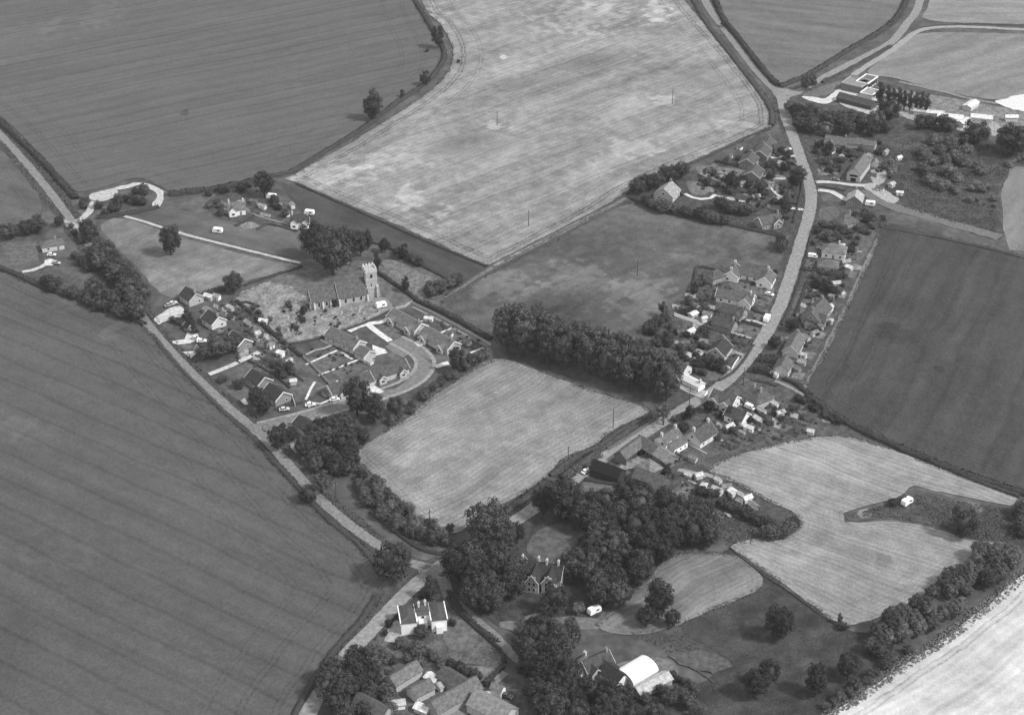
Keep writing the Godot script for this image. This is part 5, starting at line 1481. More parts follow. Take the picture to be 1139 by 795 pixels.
# called, label, category, u, v, ridge direction (du, dv), length, width, eaves, rise, wall reflectance, roof tone, options
func homes() -> Array:
	var G := [0.83, 0.56]
	return [
		["gabled_house", "first gabled house on the lane, dark roof, pale end wall", "house", 213, 335, G[0], G[1], 8.0, 7.2, 2.98, 2.6, 0.37, 78, {"barge": 0.5, "chimney": 1}],
		["gabled_house", "second gabled house on the lane, white end wall", "house", 238, 361, G[0], G[1], 8.0, 7.2, 2.98, 2.6, 0.55, 78, {"barge": 0.7, "chimney": 1}],
		["gabled_house", "third gabled house on the lane, white edged gable and shading trees", "house", 266, 385, G[0], G[1], 8.5, 7.4, 2.92, 2.6, 0.21, 76, {"barge": 0.8}],
		["gabled_house", "upper of the paired gabled houses by the close", "house", 288, 428, G[0], G[1], 8.5, 7.4, 2.92, 2.6, 0.21, 72, {"barge": 0.6}],
		["gabled_house", "lower of the paired gabled houses by the close", "house", 308, 444, G[0], G[1], 9.0, 7.6, 2.92, 2.6, 0.23, 72, {"barge": 0.7}],
		["bungalow", "dark roofed bungalow at the corner of lane and close", "bungalow", 341, 479, G[0], G[1], 9.0, 6.5, 2.8, 2.2, 0.37, 76, {"barge": 0.75}],
		["bungalow", "secluded bungalow with flat grey roof behind trees", "bungalow", 58, 276, 0.9, -0.15, 10.0, 6.0, 2.7, 1.6, 0.50, 122, {"hip": true, "chimney": 1}],
		["garden_shed", "low shed below the first gabled house", "shed", 209, 367, G[0], G[1], 3.1, 2.6, 2.0, 1.0, 0.19, 50, {"barge": 0.6, "windows": false}],
		["bungalow", "first north block of semi-detached bungalows in the close", "bungalow", 453, 363, 33, 18, 18.0, 7.5, 2.7, 2.4, 0.40, 130, {"barge": 0.7, "chimney": 1, "wing": [[-5.5, 1.4, 3.6, 1], [5.5, 1.4, 3.6, 1]]}],
		["bungalow", "second north block of bungalows, nearer the stubble", "bungalow", 489, 383, 33, 18, 18.0, 7.5, 2.7, 2.4, 0.40, 128, {"barge": 0.7, "chimney": 1, "wing": [[-5.5, 1.4, 3.6, 1], [5.5, 1.4, 3.6, 1]]}],
		["bungalow", "west block of bungalows below the churchyard hedge", "bungalow", 384, 383, 36, 17, 17.0, 7.5, 2.7, 2.4, 0.42, 124, {"barge": 0.7, "chimney": 1}],
		["garage", "small pitched garage at the end of the west bungalows", "garage", 406, 397, 36, 20, 6.0, 6.5, 2.4, 1.8, 0.40, 120, {"barge": 0.6, "windows": false}],
		["bungalow", "lower row bungalow nearest the dark trees", "bungalow", 388, 433, 46, -16, 19.0, 7.5, 2.7, 2.6, 0.42, 100, {"barge": 0.6, "wing": [[-5.0, 1.4, 3.4, 1]]}],
		["bungalow", "lower row bungalow with two small front gables", "bungalow", 430, 418, 40, -13, 17.0, 7.5, 2.7, 2.6, 0.42, 102, {"barge": 0.6, "wing": [[-4.5, 1.4, 3.2, 1], [5.0, 1.4, 3.2, 1]]}],
		["cottage", "upper white cottage with steep gable", "cottage", 263, 237, 0.95, -0.1, 8.0, 6.0, 3.2, 2.8, 0.78, 132, {"chimney": 2, "wing": [[-2.0, 1.0, 3.6, 1]]}],
		["cottage", "lower white cottage with white end walls", "cottage", 334, 251, 0.98, 0.0, 8.5, 5.5, 3.4, 2.6, 0.80, 88, {"chimney": 2, "wing": [[-2.6, 1.0, 3.2, 1], [2.6, 1.0, 3.2, 1]]}],
		["gabled_house", "first north house, brick gable with white edges, at the wheat", "house", 853, 167, 0.55, -0.8, 9.0, 7.5, 3.06, 2.6, 0.20, 104, {"barge": 0.5, "chimney": 1}],
		["gabled_house", "second north house, wide gable by the white drive", "house", 847, 175, 0.55, -0.8, 9.0, 8.0, 3.06, 2.6, 0.19, 104, {"barge": 0.55, "chimney": 1}],
		["gabled_house", "third north house, gable with a small window", "house", 833, 184, 0.55, -0.8, 9.0, 8.0, 3.06, 2.6, 0.20, 102, {"barge": 0.5, "chimney": 1}],
		["gabled_house", "fourth north house, lowest pale edged gable", "house", 838, 198, 0.55, -0.8, 9.0, 8.0, 3.06, 2.6, 0.21, 104, {"barge": 0.65, "chimney": 1}],
		["bungalow", "low far bungalow beside the street's north end", "bungalow", 866, 168, 0.9, -0.2, 7.0, 5.0, 2.6, 1.6, 0.32, 86, {}],
		["bungalow", "pale roofed bungalow hidden in the north gardens", "bungalow", 742, 219, 0.62, -0.62, 10.0, 10.0, 2.8, 3.8, 0.45, 182, {"chimney": 1}],
		["gabled_house", "cross gabled house at the pasture corner", "house", 855, 251, 0.95, -0.2, 11.0, 7.0, 2.98, 2.6, 0.23, 108, {"barge": 0.6, "chimney": 1, "wing": [[2.2, 1.2, 4.4, 1]]}],
		["long_barn", "long weathered barn with pale boarded gable", "barn", 955, 194, 14, -19, 19.0, 6.8, 4.2, 3.6, 0.42, 134, {"windows": false, "hatch": true}],
		["cottage", "dark gabled cottage with bright roof slope", "cottage", 951, 226, 0.25, -0.9, 8.5, 7.5, 2.85, 2.8, 0.19, 200, {"chimney": 1}],
		["cottage", "hipped grey cottage among bushes by the farm", "cottage", 941, 250, 0.9, -0.2, 9.0, 8.0, 2.64, 3.0, 0.27, 116, {"hip": true, "chimney": 1}],
		["garden_shed", "small white gabled shed behind the long barn", "shed", 973, 185, 0.4, -0.9, 3.5, 3.1, 2.3, 1.7, 0.66, 150, {"windows": false}],
		["cottage", "white fronted house with wide pale hipped roof", "house", 928, 284, 0.97, 0.12, 10.5, 8.0, 3.2, 3.0, 0.78, 140, {"hip": true, "chimney": 1}],
		["bungalow", "low grey bungalow below the white fronted house", "bungalow", 921, 299, 0.95, 0.1, 9.0, 7.0, 2.6, 2.2, 0.37, 124, {"hip": true}],
		["farmhouse", "large steep roofed house on the east side with white lean-to", "house", 908, 354, 0.6, -0.72, 14.0, 8.5, 2.92, 4.0, 0.27, 110, {"barge": 0.3, "chimney": 2, "wing": [[-4.2, 1.8, 4.0, 1]]}],
		["gabled_house", "long roofed house with white side wall", "house", 883, 389, 0.42, -0.82, 13.0, 6.5, 2.64, 2.8, 0.55, 130, {"barge": 0.5, "chimney": 1}],
		["cottage", "small cottage beside the tall clipped hedge", "cottage", 871, 414, 0.42, -0.8, 8.0, 6.0, 3.4, 2.6, 0.50, 120, {"chimney": 1}],
		["gabled_house", "white gabled half of the pair at the pasture", "house", 815, 309, 0.48, -0.85, 8.5, 6.8, 2.92, 2.7, 0.80, 116, {"chimney": 2, "barge": 0.8}],
		["gabled_house", "white gabled half of the pair at the street", "house", 852, 316, 0.48, -0.85, 8.5, 6.8, 2.92, 2.7, 0.80, 122, {"chimney": 1, "barge": 0.8}],
		["gabled_house", "low linking range between the white gabled pair", "house", 833, 309, 0.97, 0.17, 11.0, 5.5, 2.64, 2.3, 0.70, 114, {}],
		["gabled_house", "white cross gabled house below the white pair", "house", 818, 336, 0.95, 0.18, 16.0, 6.0, 2.77, 2.6, 0.78, 118, {"barge": 0.8, "chimney": 1, "wing": [[5.2, 2.0, 5.6, 1]]}],
		["gabled_house", "dark house with pale corner beside the clipped hedge", "house", 816, 352, 0.9, 0.25, 10.0, 6.5, 2.85, 2.5, 0.27, 98, {"chimney": 1, "wing": [[2.8, 1.2, 4.0, 1]]}],
		["gabled_house", "brown walled house with bargeless roof by the long white path", "house", 806, 366, 0.9, 0.25, 9.0, 6.5, 2.85, 2.5, 0.23, 96, {"chimney": 1}],
		["bungalow", "small house half hidden at the back of the west gardens", "bungalow", 795, 312, 0.8, -0.3, 8.0, 6.5, 3.0, 2.4, 0.27, 106, {"hip": true}],
		["gabled_house", "dark roofed house with pale gable and white edge", "house", 800, 395, 0.55, -0.72, 9.5, 7.8, 2.92, 3.2, 0.41, 74, {"barge": 0.7, "chimney": 1}],
		["cottage", "small grey roofed cottage at the avenue's end", "cottage", 756, 414, 0.85, 0.4, 8.0, 6.0, 3.0, 2.4, 0.60, 112, {}],
		["outbuilding", "long low white walled building on the bend", "building", 768, 428, 0.88, 0.44, 12.0, 4.2, 2.4, 0.9, 0.82, 250, {"chimney": 1, "windows": false, "wing": [[-4.6, 1.6, 3.6, 1]]}],
		["gabled_house", "big hipped house on the outside of the bend", "house", 842, 447, 0.8, 0.5, 10.0, 9.0, 2.92, 3.2, 0.37, 108, {"hip": true, "chimney": 2}],
		["bungalow", "low house with white gables by the lower street", "bungalow", 806, 450, 0.9, 0.3, 10.0, 7.0, 3.2, 2.4, 0.66, 104, {"barge": 0.8, "wing": [[2.5, 2.0, 4.4, 1], [-2.8, 1.4, 4.0, 1]]}],
		["cottage", "cottage with bright white gable triangle", "cottage", 820, 468, 0.9, 0.35, 8.0, 6.5, 3.0, 2.6, 0.76, 92, {"barge": 0.7}],
		["gabled_house", "broad roofed house with white ground floor", "house", 779, 489, 0.78, -0.5, 10.5, 8.0, 2.77, 3.4, 0.62, 100, {"chimney": 2, "barge": 0.3}],
		["white_house", "white rendered house beside the barn yard", "house", 743, 496, 17, -10, 9.5, 6.0, 4.0, 2.4, 0.82, 124, {"chimney": 2, "leanto": true}],
		["yard_barn", "yard barn along the street with open cart bays", "barn", 701, 507, 20, -15, 13.5, 5.6, 3.2, 2.2, 0.16, 124, {"windows": false, "open": true}],
		["yard_barn", "yard barn closing the yard beside the white house", "barn", 720, 503, 16, 11, 9.5, 5.6, 3.2, 2.2, 0.16, 116, {"windows": false, "open": true}],
		["black_barn", "black tarred barn standing at the street", "barn", 676, 530, 25, 9, 12.0, 6.0, 3.0, 2.6, 0.04, 40, {"windows": false, "sheet": true}],
		["yard_barn", "square barn with pale pyramid roof in the yard", "barn", 722, 526, 0.75, 0.5, 7.5, 7.0, 3.0, 2.8, 0.10, 150, {"hip": true, "windows": false}],
		["yard_barn", "pale roofed barn touching the white house", "barn", 740, 514, 0.75, 0.5, 7.5, 6.5, 3.0, 2.2, 0.19, 158, {"windows": false}],
		["yard_barn", "lowest dark barn with one pale roof end", "barn", 724, 538, 0.9, 0.32, 12.0, 7.0, 2.8, 2.4, 0.10, 108, {"windows": false}],
		["outbuilding", "long low ivy grey shed below the yard barns", "shed", 737, 554, 28, 17, 13.0, 3.6, 2.2, 1.2, 0.21, 116, {"windows": false}],
		["garden_shed", "white roofed shed behind the white house", "shed", 754, 510, 0.9, 0.2, 2.5, 1.9, 1.8, 0.8, 0.60, 240, {"windows": false}],
		["garden_shed", "grey shed beside the garden lawn", "shed", 771, 513, 0.85, 0.3, 2.9, 2.1, 1.9, 0.9, 0.40, 150, {"windows": false}],
		["garden_shed", "white roofed long shed on the allotments", "shed", 798, 549, 0.85, 0.35, 3.8, 2.7, 2.0, 1.0, 0.55, 225, {"windows": false}],
		["garden_shed", "bright shed at the pale allotment path", "shed", 777, 532, 0.9, -0.3, 2.9, 2.0, 1.8, 0.8, 0.55, 230, {"windows": false}],
		["garden_shed", "tiny bright shed above the allotment path", "shed", 766, 531, 0.9, 0.3, 2.6, 1.3, 1.6, 0.6, 0.55, 235, {"windows": false}],
		["garden_shed", "domed white water tank shed on the allotments", "shed", 783, 543, 0.9, 0.2, 2.0, 1.9, 1.8, 0.5, 0.60, 240, {"hip": true, "windows": false}],
		["garden_shed", "white roofed shed at the corner of the cut field", "shed", 799, 537, 0.8, 0.4, 2.4, 1.9, 1.8, 0.8, 0.50, 215, {"windows": false}],
		["garden_shed", "lean white shed near the cut field's edge", "shed", 824, 553, 0.85, 0.45, 2.2, 1.4, 1.7, 0.7, 0.50, 228, {"windows": false}],
		["garden_shed", "pale low shed below the cut field's edge", "shed", 823, 560, 0.85, 0.3, 2.2, 1.6, 1.6, 0.7, 0.40, 165, {"windows": false}],
		["garden_shed", "white greenhouse behind the broad roofed house", "greenhouse", 811, 478, 0.8, -0.4, 3.8, 2.1, 1.8, 1.0, 0.50, 235, {"windows": false}],
		["garden_shed", "bright small shed at the side of the broad roofed house", "shed", 800, 477, 0.7, 0.6, 2.1, 1.6, 1.8, 0.8, 0.60, 235, {"windows": false}],
		["garden_shed", "white shed behind the big hipped house", "shed", 862, 452, 0.85, 0.4, 2.8, 1.7, 1.8, 0.7, 0.60, 230, {"windows": false}],
		["garden_shed", "bright shed at the end of the allotment beds", "shed", 902, 483, 0.9, 0.2, 2.4, 1.6, 1.8, 0.7, 0.50, 230, {"windows": false}],
		["garden_shed", "pale shed among the low white clutter", "shed", 848, 460, 0.85, 0.4, 2.8, 1.9, 1.8, 0.8, 0.50, 190, {"windows": false}],
		["garden_shed", "white flat shed above the small cottage", "shed", 862, 419, 0.9, 0.35, 2.9, 1.6, 1.9, 0.6, 0.70, 235, {"windows": false}],
		["garden_shed", "tall white shed beside the long white path", "shed", 783, 358, 0.9, -0.2, 2.1, 1.9, 2.3, 0.6, 0.75, 245, {"windows": false}],
		["garden_shed", "white outhouse behind the steep roofed house", "shed", 923, 346, 0.5, -0.8, 3.1, 2.5, 2.2, 0.8, 0.75, 225, {"windows": false}],
		["garden_shed", "white low outhouse below the steep roofed house", "shed", 923, 360, 0.95, 0.1, 2.8, 1.6, 2.0, 0.5, 0.75, 230, {"windows": false}],
		["garden_shed", "grey shed with light roof in the strip gardens", "shed", 897, 378, 0.8, 0.4, 3.1, 2.1, 1.8, 0.9, 0.40, 165, {"windows": false}],
		["garden_shed", "pale greenhouse beside the long roofed house", "greenhouse", 892, 406, 0.85, 0.2, 3.1, 2.1, 1.8, 1.0, 0.40, 180, {"windows": false}],
		["garden_shed", "white shed beside the white cottage path", "shed", 325, 231, 0.6, 0.7, 2.8, 1.9, 1.9, 0.9, 0.60, 190, {"windows": false}],
		["garden_shed", "garden shed with white roof behind the paired houses", "shed", 326, 427, 0.9, -0.1, 2.4, 1.7, 1.8, 0.7, 0.60, 240, {"windows": false}],
		["garden_shed", "white shed at the end of the straight drive", "shed", 321, 405, 0.85, -0.4, 2.8, 1.7, 1.8, 0.7, 0.60, 215, {"windows": false}],
		["garden_shed", "pale shed beside the lower end of the long drive", "shed", 269, 398, 0.85, -0.4, 2.5, 2.1, 1.8, 0.9, 0.40, 160, {"windows": false}],
		["farmhouse", "farmhouse with pale gable behind the black yew", "farmhouse", 930, 163, 0.9, 0.12, 11.0, 7.0, 2.92, 2.8, 0.37, 124, {"chimney": 1, "wing": [[-2.5, 1.5, 4.6, 1]]}],
		["outbuilding", "grey range continuing the farmhouse", "building", 950, 163, 0.98, 0.05, 9.0, 5.0, 2.8, 2.0, 0.37, 120, {"windows": false}],
		["outbuilding", "small grey roofed store right of the farmhouse", "building", 967, 165, 0.95, 0.15, 6.5, 5.0, 2.8, 1.6, 0.37, 128, {"windows": false}],
		["cottage", "white gabled cottage beside the dark belt of trees", "cottage", 644, 748, 0.62, -0.5, 7.0, 5.5, 2.98, 2.4, 0.74, 112, {"chimney": 1}],
		["cottage", "dark cottage with several gables behind the arched barn", "cottage", 662, 744, 0.8, -0.35, 10.0, 6.5, 2.77, 2.6, 0.35, 94, {"chimney": 1, "barge": 0.5, "wing": [[-2.6, 1.4, 3.6, 1], [2.0, 1.4, 3.6, 1]]}],
		["outbuilding", "dark roofed outbuilding with white end wall", "building", 684, 758, 0.75, 0.58, 8.0, 6.5, 3.0, 2.4, 0.78, 68, {"windows": false}],
		["outbuilding", "small grey roofed lodge below the manor", "building", 593, 695, 0.9, -0.3, 6.0, 4.5, 2.6, 1.6, 0.27, 124, {"windows": false}],
		["farm_range", "upper long grey roofed range among bushes", "building", 449, 757, 0.82, -0.5, 11.0, 5.5, 2.8, 2.2, 0.37, 134, {"windows": false}],
		["farm_range", "small grey range with a white gable end", "building", 468, 773, 0.8, -0.4, 7.0, 5.5, 2.8, 2.0, 0.41, 124, {"windows": false}],
		["farm_range", "big L-shaped farm roof below the villa", "building", 505, 783, 0.82, -0.48, 18.0, 6.5, 3.4, 2.8, 0.27, 128, {"windows": false}],
		["farm_range", "dark roofed range behind the big farm roof", "building", 508, 765, 0.8, 0.5, 12.0, 6.0, 3.0, 2.2, 0.27, 104, {"windows": false}],
		["farm_range", "broad pale roof at the end of the straight drive", "building", 548, 795, 0.9, 0.45, 14.0, 8.0, 3.4, 2.8, 0.40, 150, {"windows": false, "sheet": true}],
		["garden_shed", "small white walled store beside the straight drive", "shed", 554, 772, 0.85, 0.35, 3.8, 2.9, 2.7, 1.4, 0.82, 150, {"windows": false}],
		["farm_range", "grey range at the bottom beside the clump", "building", 415, 792, 0.85, 0.45, 12.0, 5.0, 2.8, 2.0, 0.32, 110, {"windows": false}],
	]

func home(h: Array) -> void:
	var opt: Dictionary = h[13]
	if opt.get("skip", false):
		return
	var p := ground(h[3], h[4])
	var q := ground(h[3] + h[5] * 3.0 / Vector2(h[5], h[6]).length(), h[4] + h[6] * 3.0 / Vector2(h[5], h[6]).length())
	var d := q - p
	var o := thing(h[0], h[1], h[2], p, atan2(-d.z, d.x))
	var hip: bool = opt.get("hip", false)
	var wall := render_wall(h[11])
	var roof := roofing(h[12], opt.get("sheet", false))
	var r := block(o, Transform3D.IDENTITY, h[7], h[8], h[9], h[10], wall, roof, hip, opt)
	for c in opt.get("chimney", 0):
		var cx: float = h[7] * (0.3 if hip else 0.42) * (1.0 if c == 0 else -1.0) * (0.6 if hip else 1.0)
		chimney(r, Vector3(cx, h[9] + h[10], 0), 1.4, 0.24 if h[11] < 0.6 else 0.5)
	for wg in opt.get("wing", []):              # a cross gable standing out of the side that faces the open
		var side: float = wg[3]
		var toward := Vector3(0, 0, BACK) - p
		if (o.basis * Vector3(0, 0, side)).dot(toward) < 0:
			side = -side
		var wl: float = h[8] / 2 + wg[1]
		var rise: float = minf(h[10] - 0.05, h[10] * wg[2] / h[8] * 1.15)
		var t := Transform3D(Basis(Vector3.UP, -PI / 2 * side), Vector3(wg[0], 0, side * wl / 2))
		var wopt := opt.duplicate()
		wopt["wing"] = []
		block(o, t, wl, wg[2], h[9] - 0.03, rise, wall, roof, false, {"barge": opt.get("barge", 0.0), "windows": false})
		window(o, t * Vector3(wl / 2 + 0.01, 1.4, 0), t.basis.get_euler().y + PI / 2, minf(1.6, wg[2] - 1.2), 1.2)
	if opt.get("leanto", false):
		var st := new_st()
		var x: float = h[7] / 2 - 0.3
		var z: float = h[8] / 2
		var s := 1.0
		if (o.basis * Vector3(0, 0, 1)).dot(Vector3(0, 0, 1)) < 0:
			s = -1.0
		box_into(st, Vector3(0.6, 1.2, s * (z + 1.5)), Vector3(2 * x - 1.0, 2.5, 2.98))
		part("lean_to_wall", st.commit(), wall, o)
		var rt := new_st()
		quad(rt, Vector3(-x * s + 0.6, 3.7, s * (z + 0.02)), Vector3(x * s + 0.6, 3.7, s * (z + 0.02)), Vector3(x * s + 0.6, 2.5, s * (z + 3.3)), Vector3(-x * s + 0.6, 2.5, s * (z + 3.3)))
		part("lean_to_roof", rt.commit(), roof, o)
		for i in 3:
			window(o, Vector3(-2.2 + i * 2.6, 1.3, s * (z + 3.0)), 0.0 if s > 0 else PI, 1.0, 1.0)

func houses() -> void:
	for h in homes():
		home(h)
	clutter()
	villa()
	manor()
	arched_barn()
	farm_sheds()

func clutter() -> void:
	for a in [[[775,345, 787,352, 768,372, 762,385, 790,345, 778,395, 765,397, 783,383, 771,352, 757,372], "little pale shed or coop behind the west street houses"], [[935,276, 941,294, 930,318, 925,333, 900,365, 906,373, 886,412, 894,398, 945,300, 936,326, 913,366], "little pale shed or coop behind the east street houses"],
		[[795,188, 823,166, 812,176, 858,207, 852,212, 866,224, 826,207, 870,185, 802,199, 784,197, 841,222], "little pale shed or coop among the north street gardens"], [[856,447, 843,469, 868,462, 833,479], "little pale shed or coop behind the lower street houses"],
		[[232,333, 241,333, 256,345, 262,388, 286,374, 276,362, 301,387, 230,348, 293,360, 312,396], "little pale shed or coop in the long lane gardens"], [[985,172, 1000,178, 992,208, 1001,217, 979,212, 935,177, 926,170, 968,176, 915,180], "little pale shed or coop round the long barn"],
		[[808,545, 815,551, 831,558, 838,566], "little pale shed or coop on the cluttered allotments"], [[430,771, 441,787, 481,758, 492,764, 526,768, 470,792, 404,772, 536,778], "little grey outhouse among the long roofs"], [[268,228, 282,226, 292,232, 318,240, 310,232], "little pale shed or coop between the white cottages"], [[372,376, 410,404, 362,440, 500,374, 520,383, 477,357], "little pale garden shed in the close"]]:
		for i in range(0, a[0].size(), 2):
			var q := at_px(a[0][i], a[0][i + 1], rng.randf_range(6, 10), rng.randf_range(-6, 6))
			var o := thing("small_shed", a[1], "shed", q[0], q[1], a[1].replace("little", "the little"))
			var big := 1.5 if a[1].contains("outhouse") else 1.0
			block(o, Transform3D.IDENTITY, rng.randf_range(2.2, 4.0) * big, rng.randf_range(1.6, 2.6) * big, rng.randf_range(1.6, 2.1), rng.randf_range(0.4, 0.9), render_wall([0.2, 0.4, 0.6, 0.75][rng.randi() % 4]), roofing([110.0, 140.0, 170.0, 200.0, 240.0][rng.randi() % 5], true), false, {"windows": false})
			part("door", box_mesh(Vector3(0.7, 1.5, 0.08)), paint(0.3), o, Vector3(0, 0.7, o.get_child(0).get_aabb().end.z + 0.01))

func at_px(u: float, v: float, du: float, dv: float) -> Array:
	var p := ground(u, v)
	var d := ground(u + du, v + dv) - p
	return [p, atan2(-d.z, d.x)]

func villa() -> void:
	var a := at_px(470, 694, 10, -1)
	var o := thing("white_villa", "white two storey villa with hipped roofs behind a low parapet", "villa", a[0], a[1])
	var wall := render_wall(0.82)
	var roof := roofing(96)
	for x in [-5.0, 5.0]:
		block(o, Transform3D(Basis(Vector3.UP, PI / 2), Vector3(x, 0, 0.5)), 9.0, 5.0, 5.2, 1.0, wall, roof, true, {})
		for z in [-1.0, 1.0]:
			part("parapet", box_mesh(Vector3(0.3, 0.5, 9.6)), wall, o, Vector3(x + z * 2.7, 5.15, 0.5))
	var r := block(o, Transform3D(Basis.IDENTITY, Vector3(0, 0, -1.8)), 5.4, 6.0, 5.0, 1.6, wall, roof, true, {})
	chimney(r, Vector3(-1.0, 6.2, -1.5), 1.8, 0.5)
	chimney(r, Vector3(1.2, 6.2, -2.2), 1.8, 0.5)
	part("porch", box_mesh(Vector3(2.6, 2.8, 2.2)), wall, o, Vector3(0, 1.3, 1.9))
	part("bay", box_mesh(Vector3(2.2, 3.0, 1.2)), wall, o, Vector3(5.0, 1.4, 5.5))

func manor() -> void:
	var a := at_px(602, 646, 10, 1.6)
	var o := thing("gabled_manor", "large dark roofed manor with many pale edged gables and chimneys", "manor house", a[0], a[1])
	var wall := render_wall(0.34)
	var roof := roofing(74)
	var r := block(o, Transform3D.IDENTITY, 15.0, 7.0, 4.6, 3.4, wall, roof, false, {"barge": 0.5, "windows": true})
	for x in [-6.2, -1.5, 4.0]:
		var t := Transform3D(Basis(Vector3.UP, -PI / 2), Vector3(x, 0, 3.0))
		block(o, t, 9.0 if x < 0 else 7.0, 4.6, 4.55, 3.1, wall, roof, false, {"barge": 0.7, "windows": false})
		var zz := 7.51 if x < 0 else 6.51
		for f in 3:
			window(o, Vector3(x - 0.8, 1.5 + 2.3 * f, zz), 0.0, 1.0, 1.5)
			window(o, Vector3(x + 0.8, 1.5 + 2.3 * f, zz), 0.0, 1.0, 1.5)
	for f in 2:
		for i in 4:
			window(o, Vector3(-8.52, 1.6 + 2.6 * f, 6.5 - 2.0 * i), -PI / 2, 0.9, 1.7)
	for c in [Vector3(-6.5, 8.0, 0), Vector3(-1.0, 8.0, -0.4), Vector3(6.0, 8.0, 0), Vector3(2.0, 8.0, 0.2)]:
		chimney(r, c, 1.7, 0.45)

func arched_barn() -> void:
	# bright barrel roofed barn
	var a := at_px(708, 753, 10, 7)
	var o := thing("arched_barn", "big bright white barrel roofed barn", "barn", a[0], a[1] + PI / 2)
	var st := new_st()
	var ends := new_st()
	var l := 11.0
	var w := 4.3
	var prev := Vector3.ZERO
	var n := 18
	for i in n + 1:
		var t := PI * i / n
		var p := Vector3(0, 2.2 + sin(t) * 2.7, cos(t) * w)
		if i > 0:
			quad(st, Vector3(-l / 2, p.y, p.z), Vector3(l / 2, p.y, p.z), Vector3(l / 2, prev.y, prev.z), Vector3(-l / 2, prev.y, prev.z))
			for e in [-1.0, 1.0]:
				quad(ends, Vector3(e * (l / 2 - 0.25), p.y - 0.03, p.z), Vector3(e * (l / 2 - 0.25), prev.y - 0.03, prev.z), Vector3(e * (l / 2 - 0.25), -0.1, prev.z), Vector3(e * (l / 2 - 0.25), -0.1, p.z))
		prev = p
	for s in [-1.0, 1.0]:
		box_into(ends, Vector3(0, 0.98, s * (w - 0.1)), Vector3(l - 0.5, 2.3, 0.18))
	part("roof", st.commit(), material("white_sheet", grey(0.7), tex_pale, 6.0, 0.6), o)
	part("wall", ends.commit(), render_wall(0.35), o)
	for k in 5:
		var rib := new_st()
		for i in n:
			var t0 := PI * i / n
			var t1 := PI * (i + 1) / n
			var x := -l / 2 + l * k / 4.0
			quad(rib, Vector3(x - 0.08, 2.26 + sin(t1) * 2.7, cos(t1) * (w + 0.06)), Vector3(x + 0.08, 2.26 + sin(t1) * 2.7, cos(t1) * (w + 0.06)), Vector3(x + 0.08, 2.26 + sin(t0) * 2.7, cos(t0) * (w + 0.06)), Vector3(x - 0.08, 2.26 + sin(t0) * 2.7, cos(t0) * (w + 0.06)))
		part("roof_rib", rib.commit(), paint(0.7), o)
	part("door", box_mesh(Vector3(0.12, 3.0, 4.0)), paint(0.25), o, Vector3(-l / 2 + 0.18, 1.5, 0))
	var b := at_px(725, 766, 10, -5)
	var s2 := thing("long_shed", "pale ribbed long shed beside the arched barn", "shed", b[0], b[1])
	block(s2, Transform3D.IDENTITY, 13.0, 4.6, 2.4, 1.3, render_wall(0.3), roofing(200, true), false, {"windows": false})
	part("door", box_mesh(Vector3(0.1, 1.9, 2.2)), paint(0.5), s2, Vector3(-6.53, 0.95, 0))

func flat_shed(called: String, label: String, u: float, v: float, du: float, dv: float, l: float, w: float, h: float, wall: float, roof: float, rim: float) -> void:
	var a := at_px(u, v, du, dv)
	var o := thing(called, label, "farm building", a[0], a[1])
	part("wall", box_mesh(Vector3(l, h, 0.25)), render_wall(wall), o, Vector3(0, h / 2 - 0.05, -w / 2 + 0.13))
	for s in [-1.0, 1.0]:
		part("wall", box_mesh(Vector3(0.25, h, w - 0.3)), render_wall(wall), o, Vector3(s * (l / 2 - 0.13), h / 2 - 0.05, 0.14))
	for i in 5:                                 # open front on posts, with a low manger wall
		part("post", box_mesh(Vector3(0.22, h, 0.22)), paint(0.15), o, Vector3((i - 2) * (l - 0.9) / 4.0, h / 2 - 0.05, w / 2 - 0.2))
	part("manger_wall", box_mesh(Vector3(l - 0.6, 0.9, 0.2)), render_wall(wall), o, Vector3(0, 0.42, w / 2 - 0.5))
	part("roof", box_mesh(Vector3(l + 0.5, 0.22, w + 0.5)), roofing(roof, true), o, Vector3(0, h + 0.07, 0))
	for s in [-1.0, 1.0]:
		part("parapet", box_mesh(Vector3(l + 0.5, 0.5, 0.5)), paint(rim), o, Vector3(0, h + 0.4, s * w / 2))
		part("parapet", box_mesh(Vector3(0.5, 0.5, w - 0.6)), paint(rim), o, Vector3(s * l / 2, h + 0.4, 0))

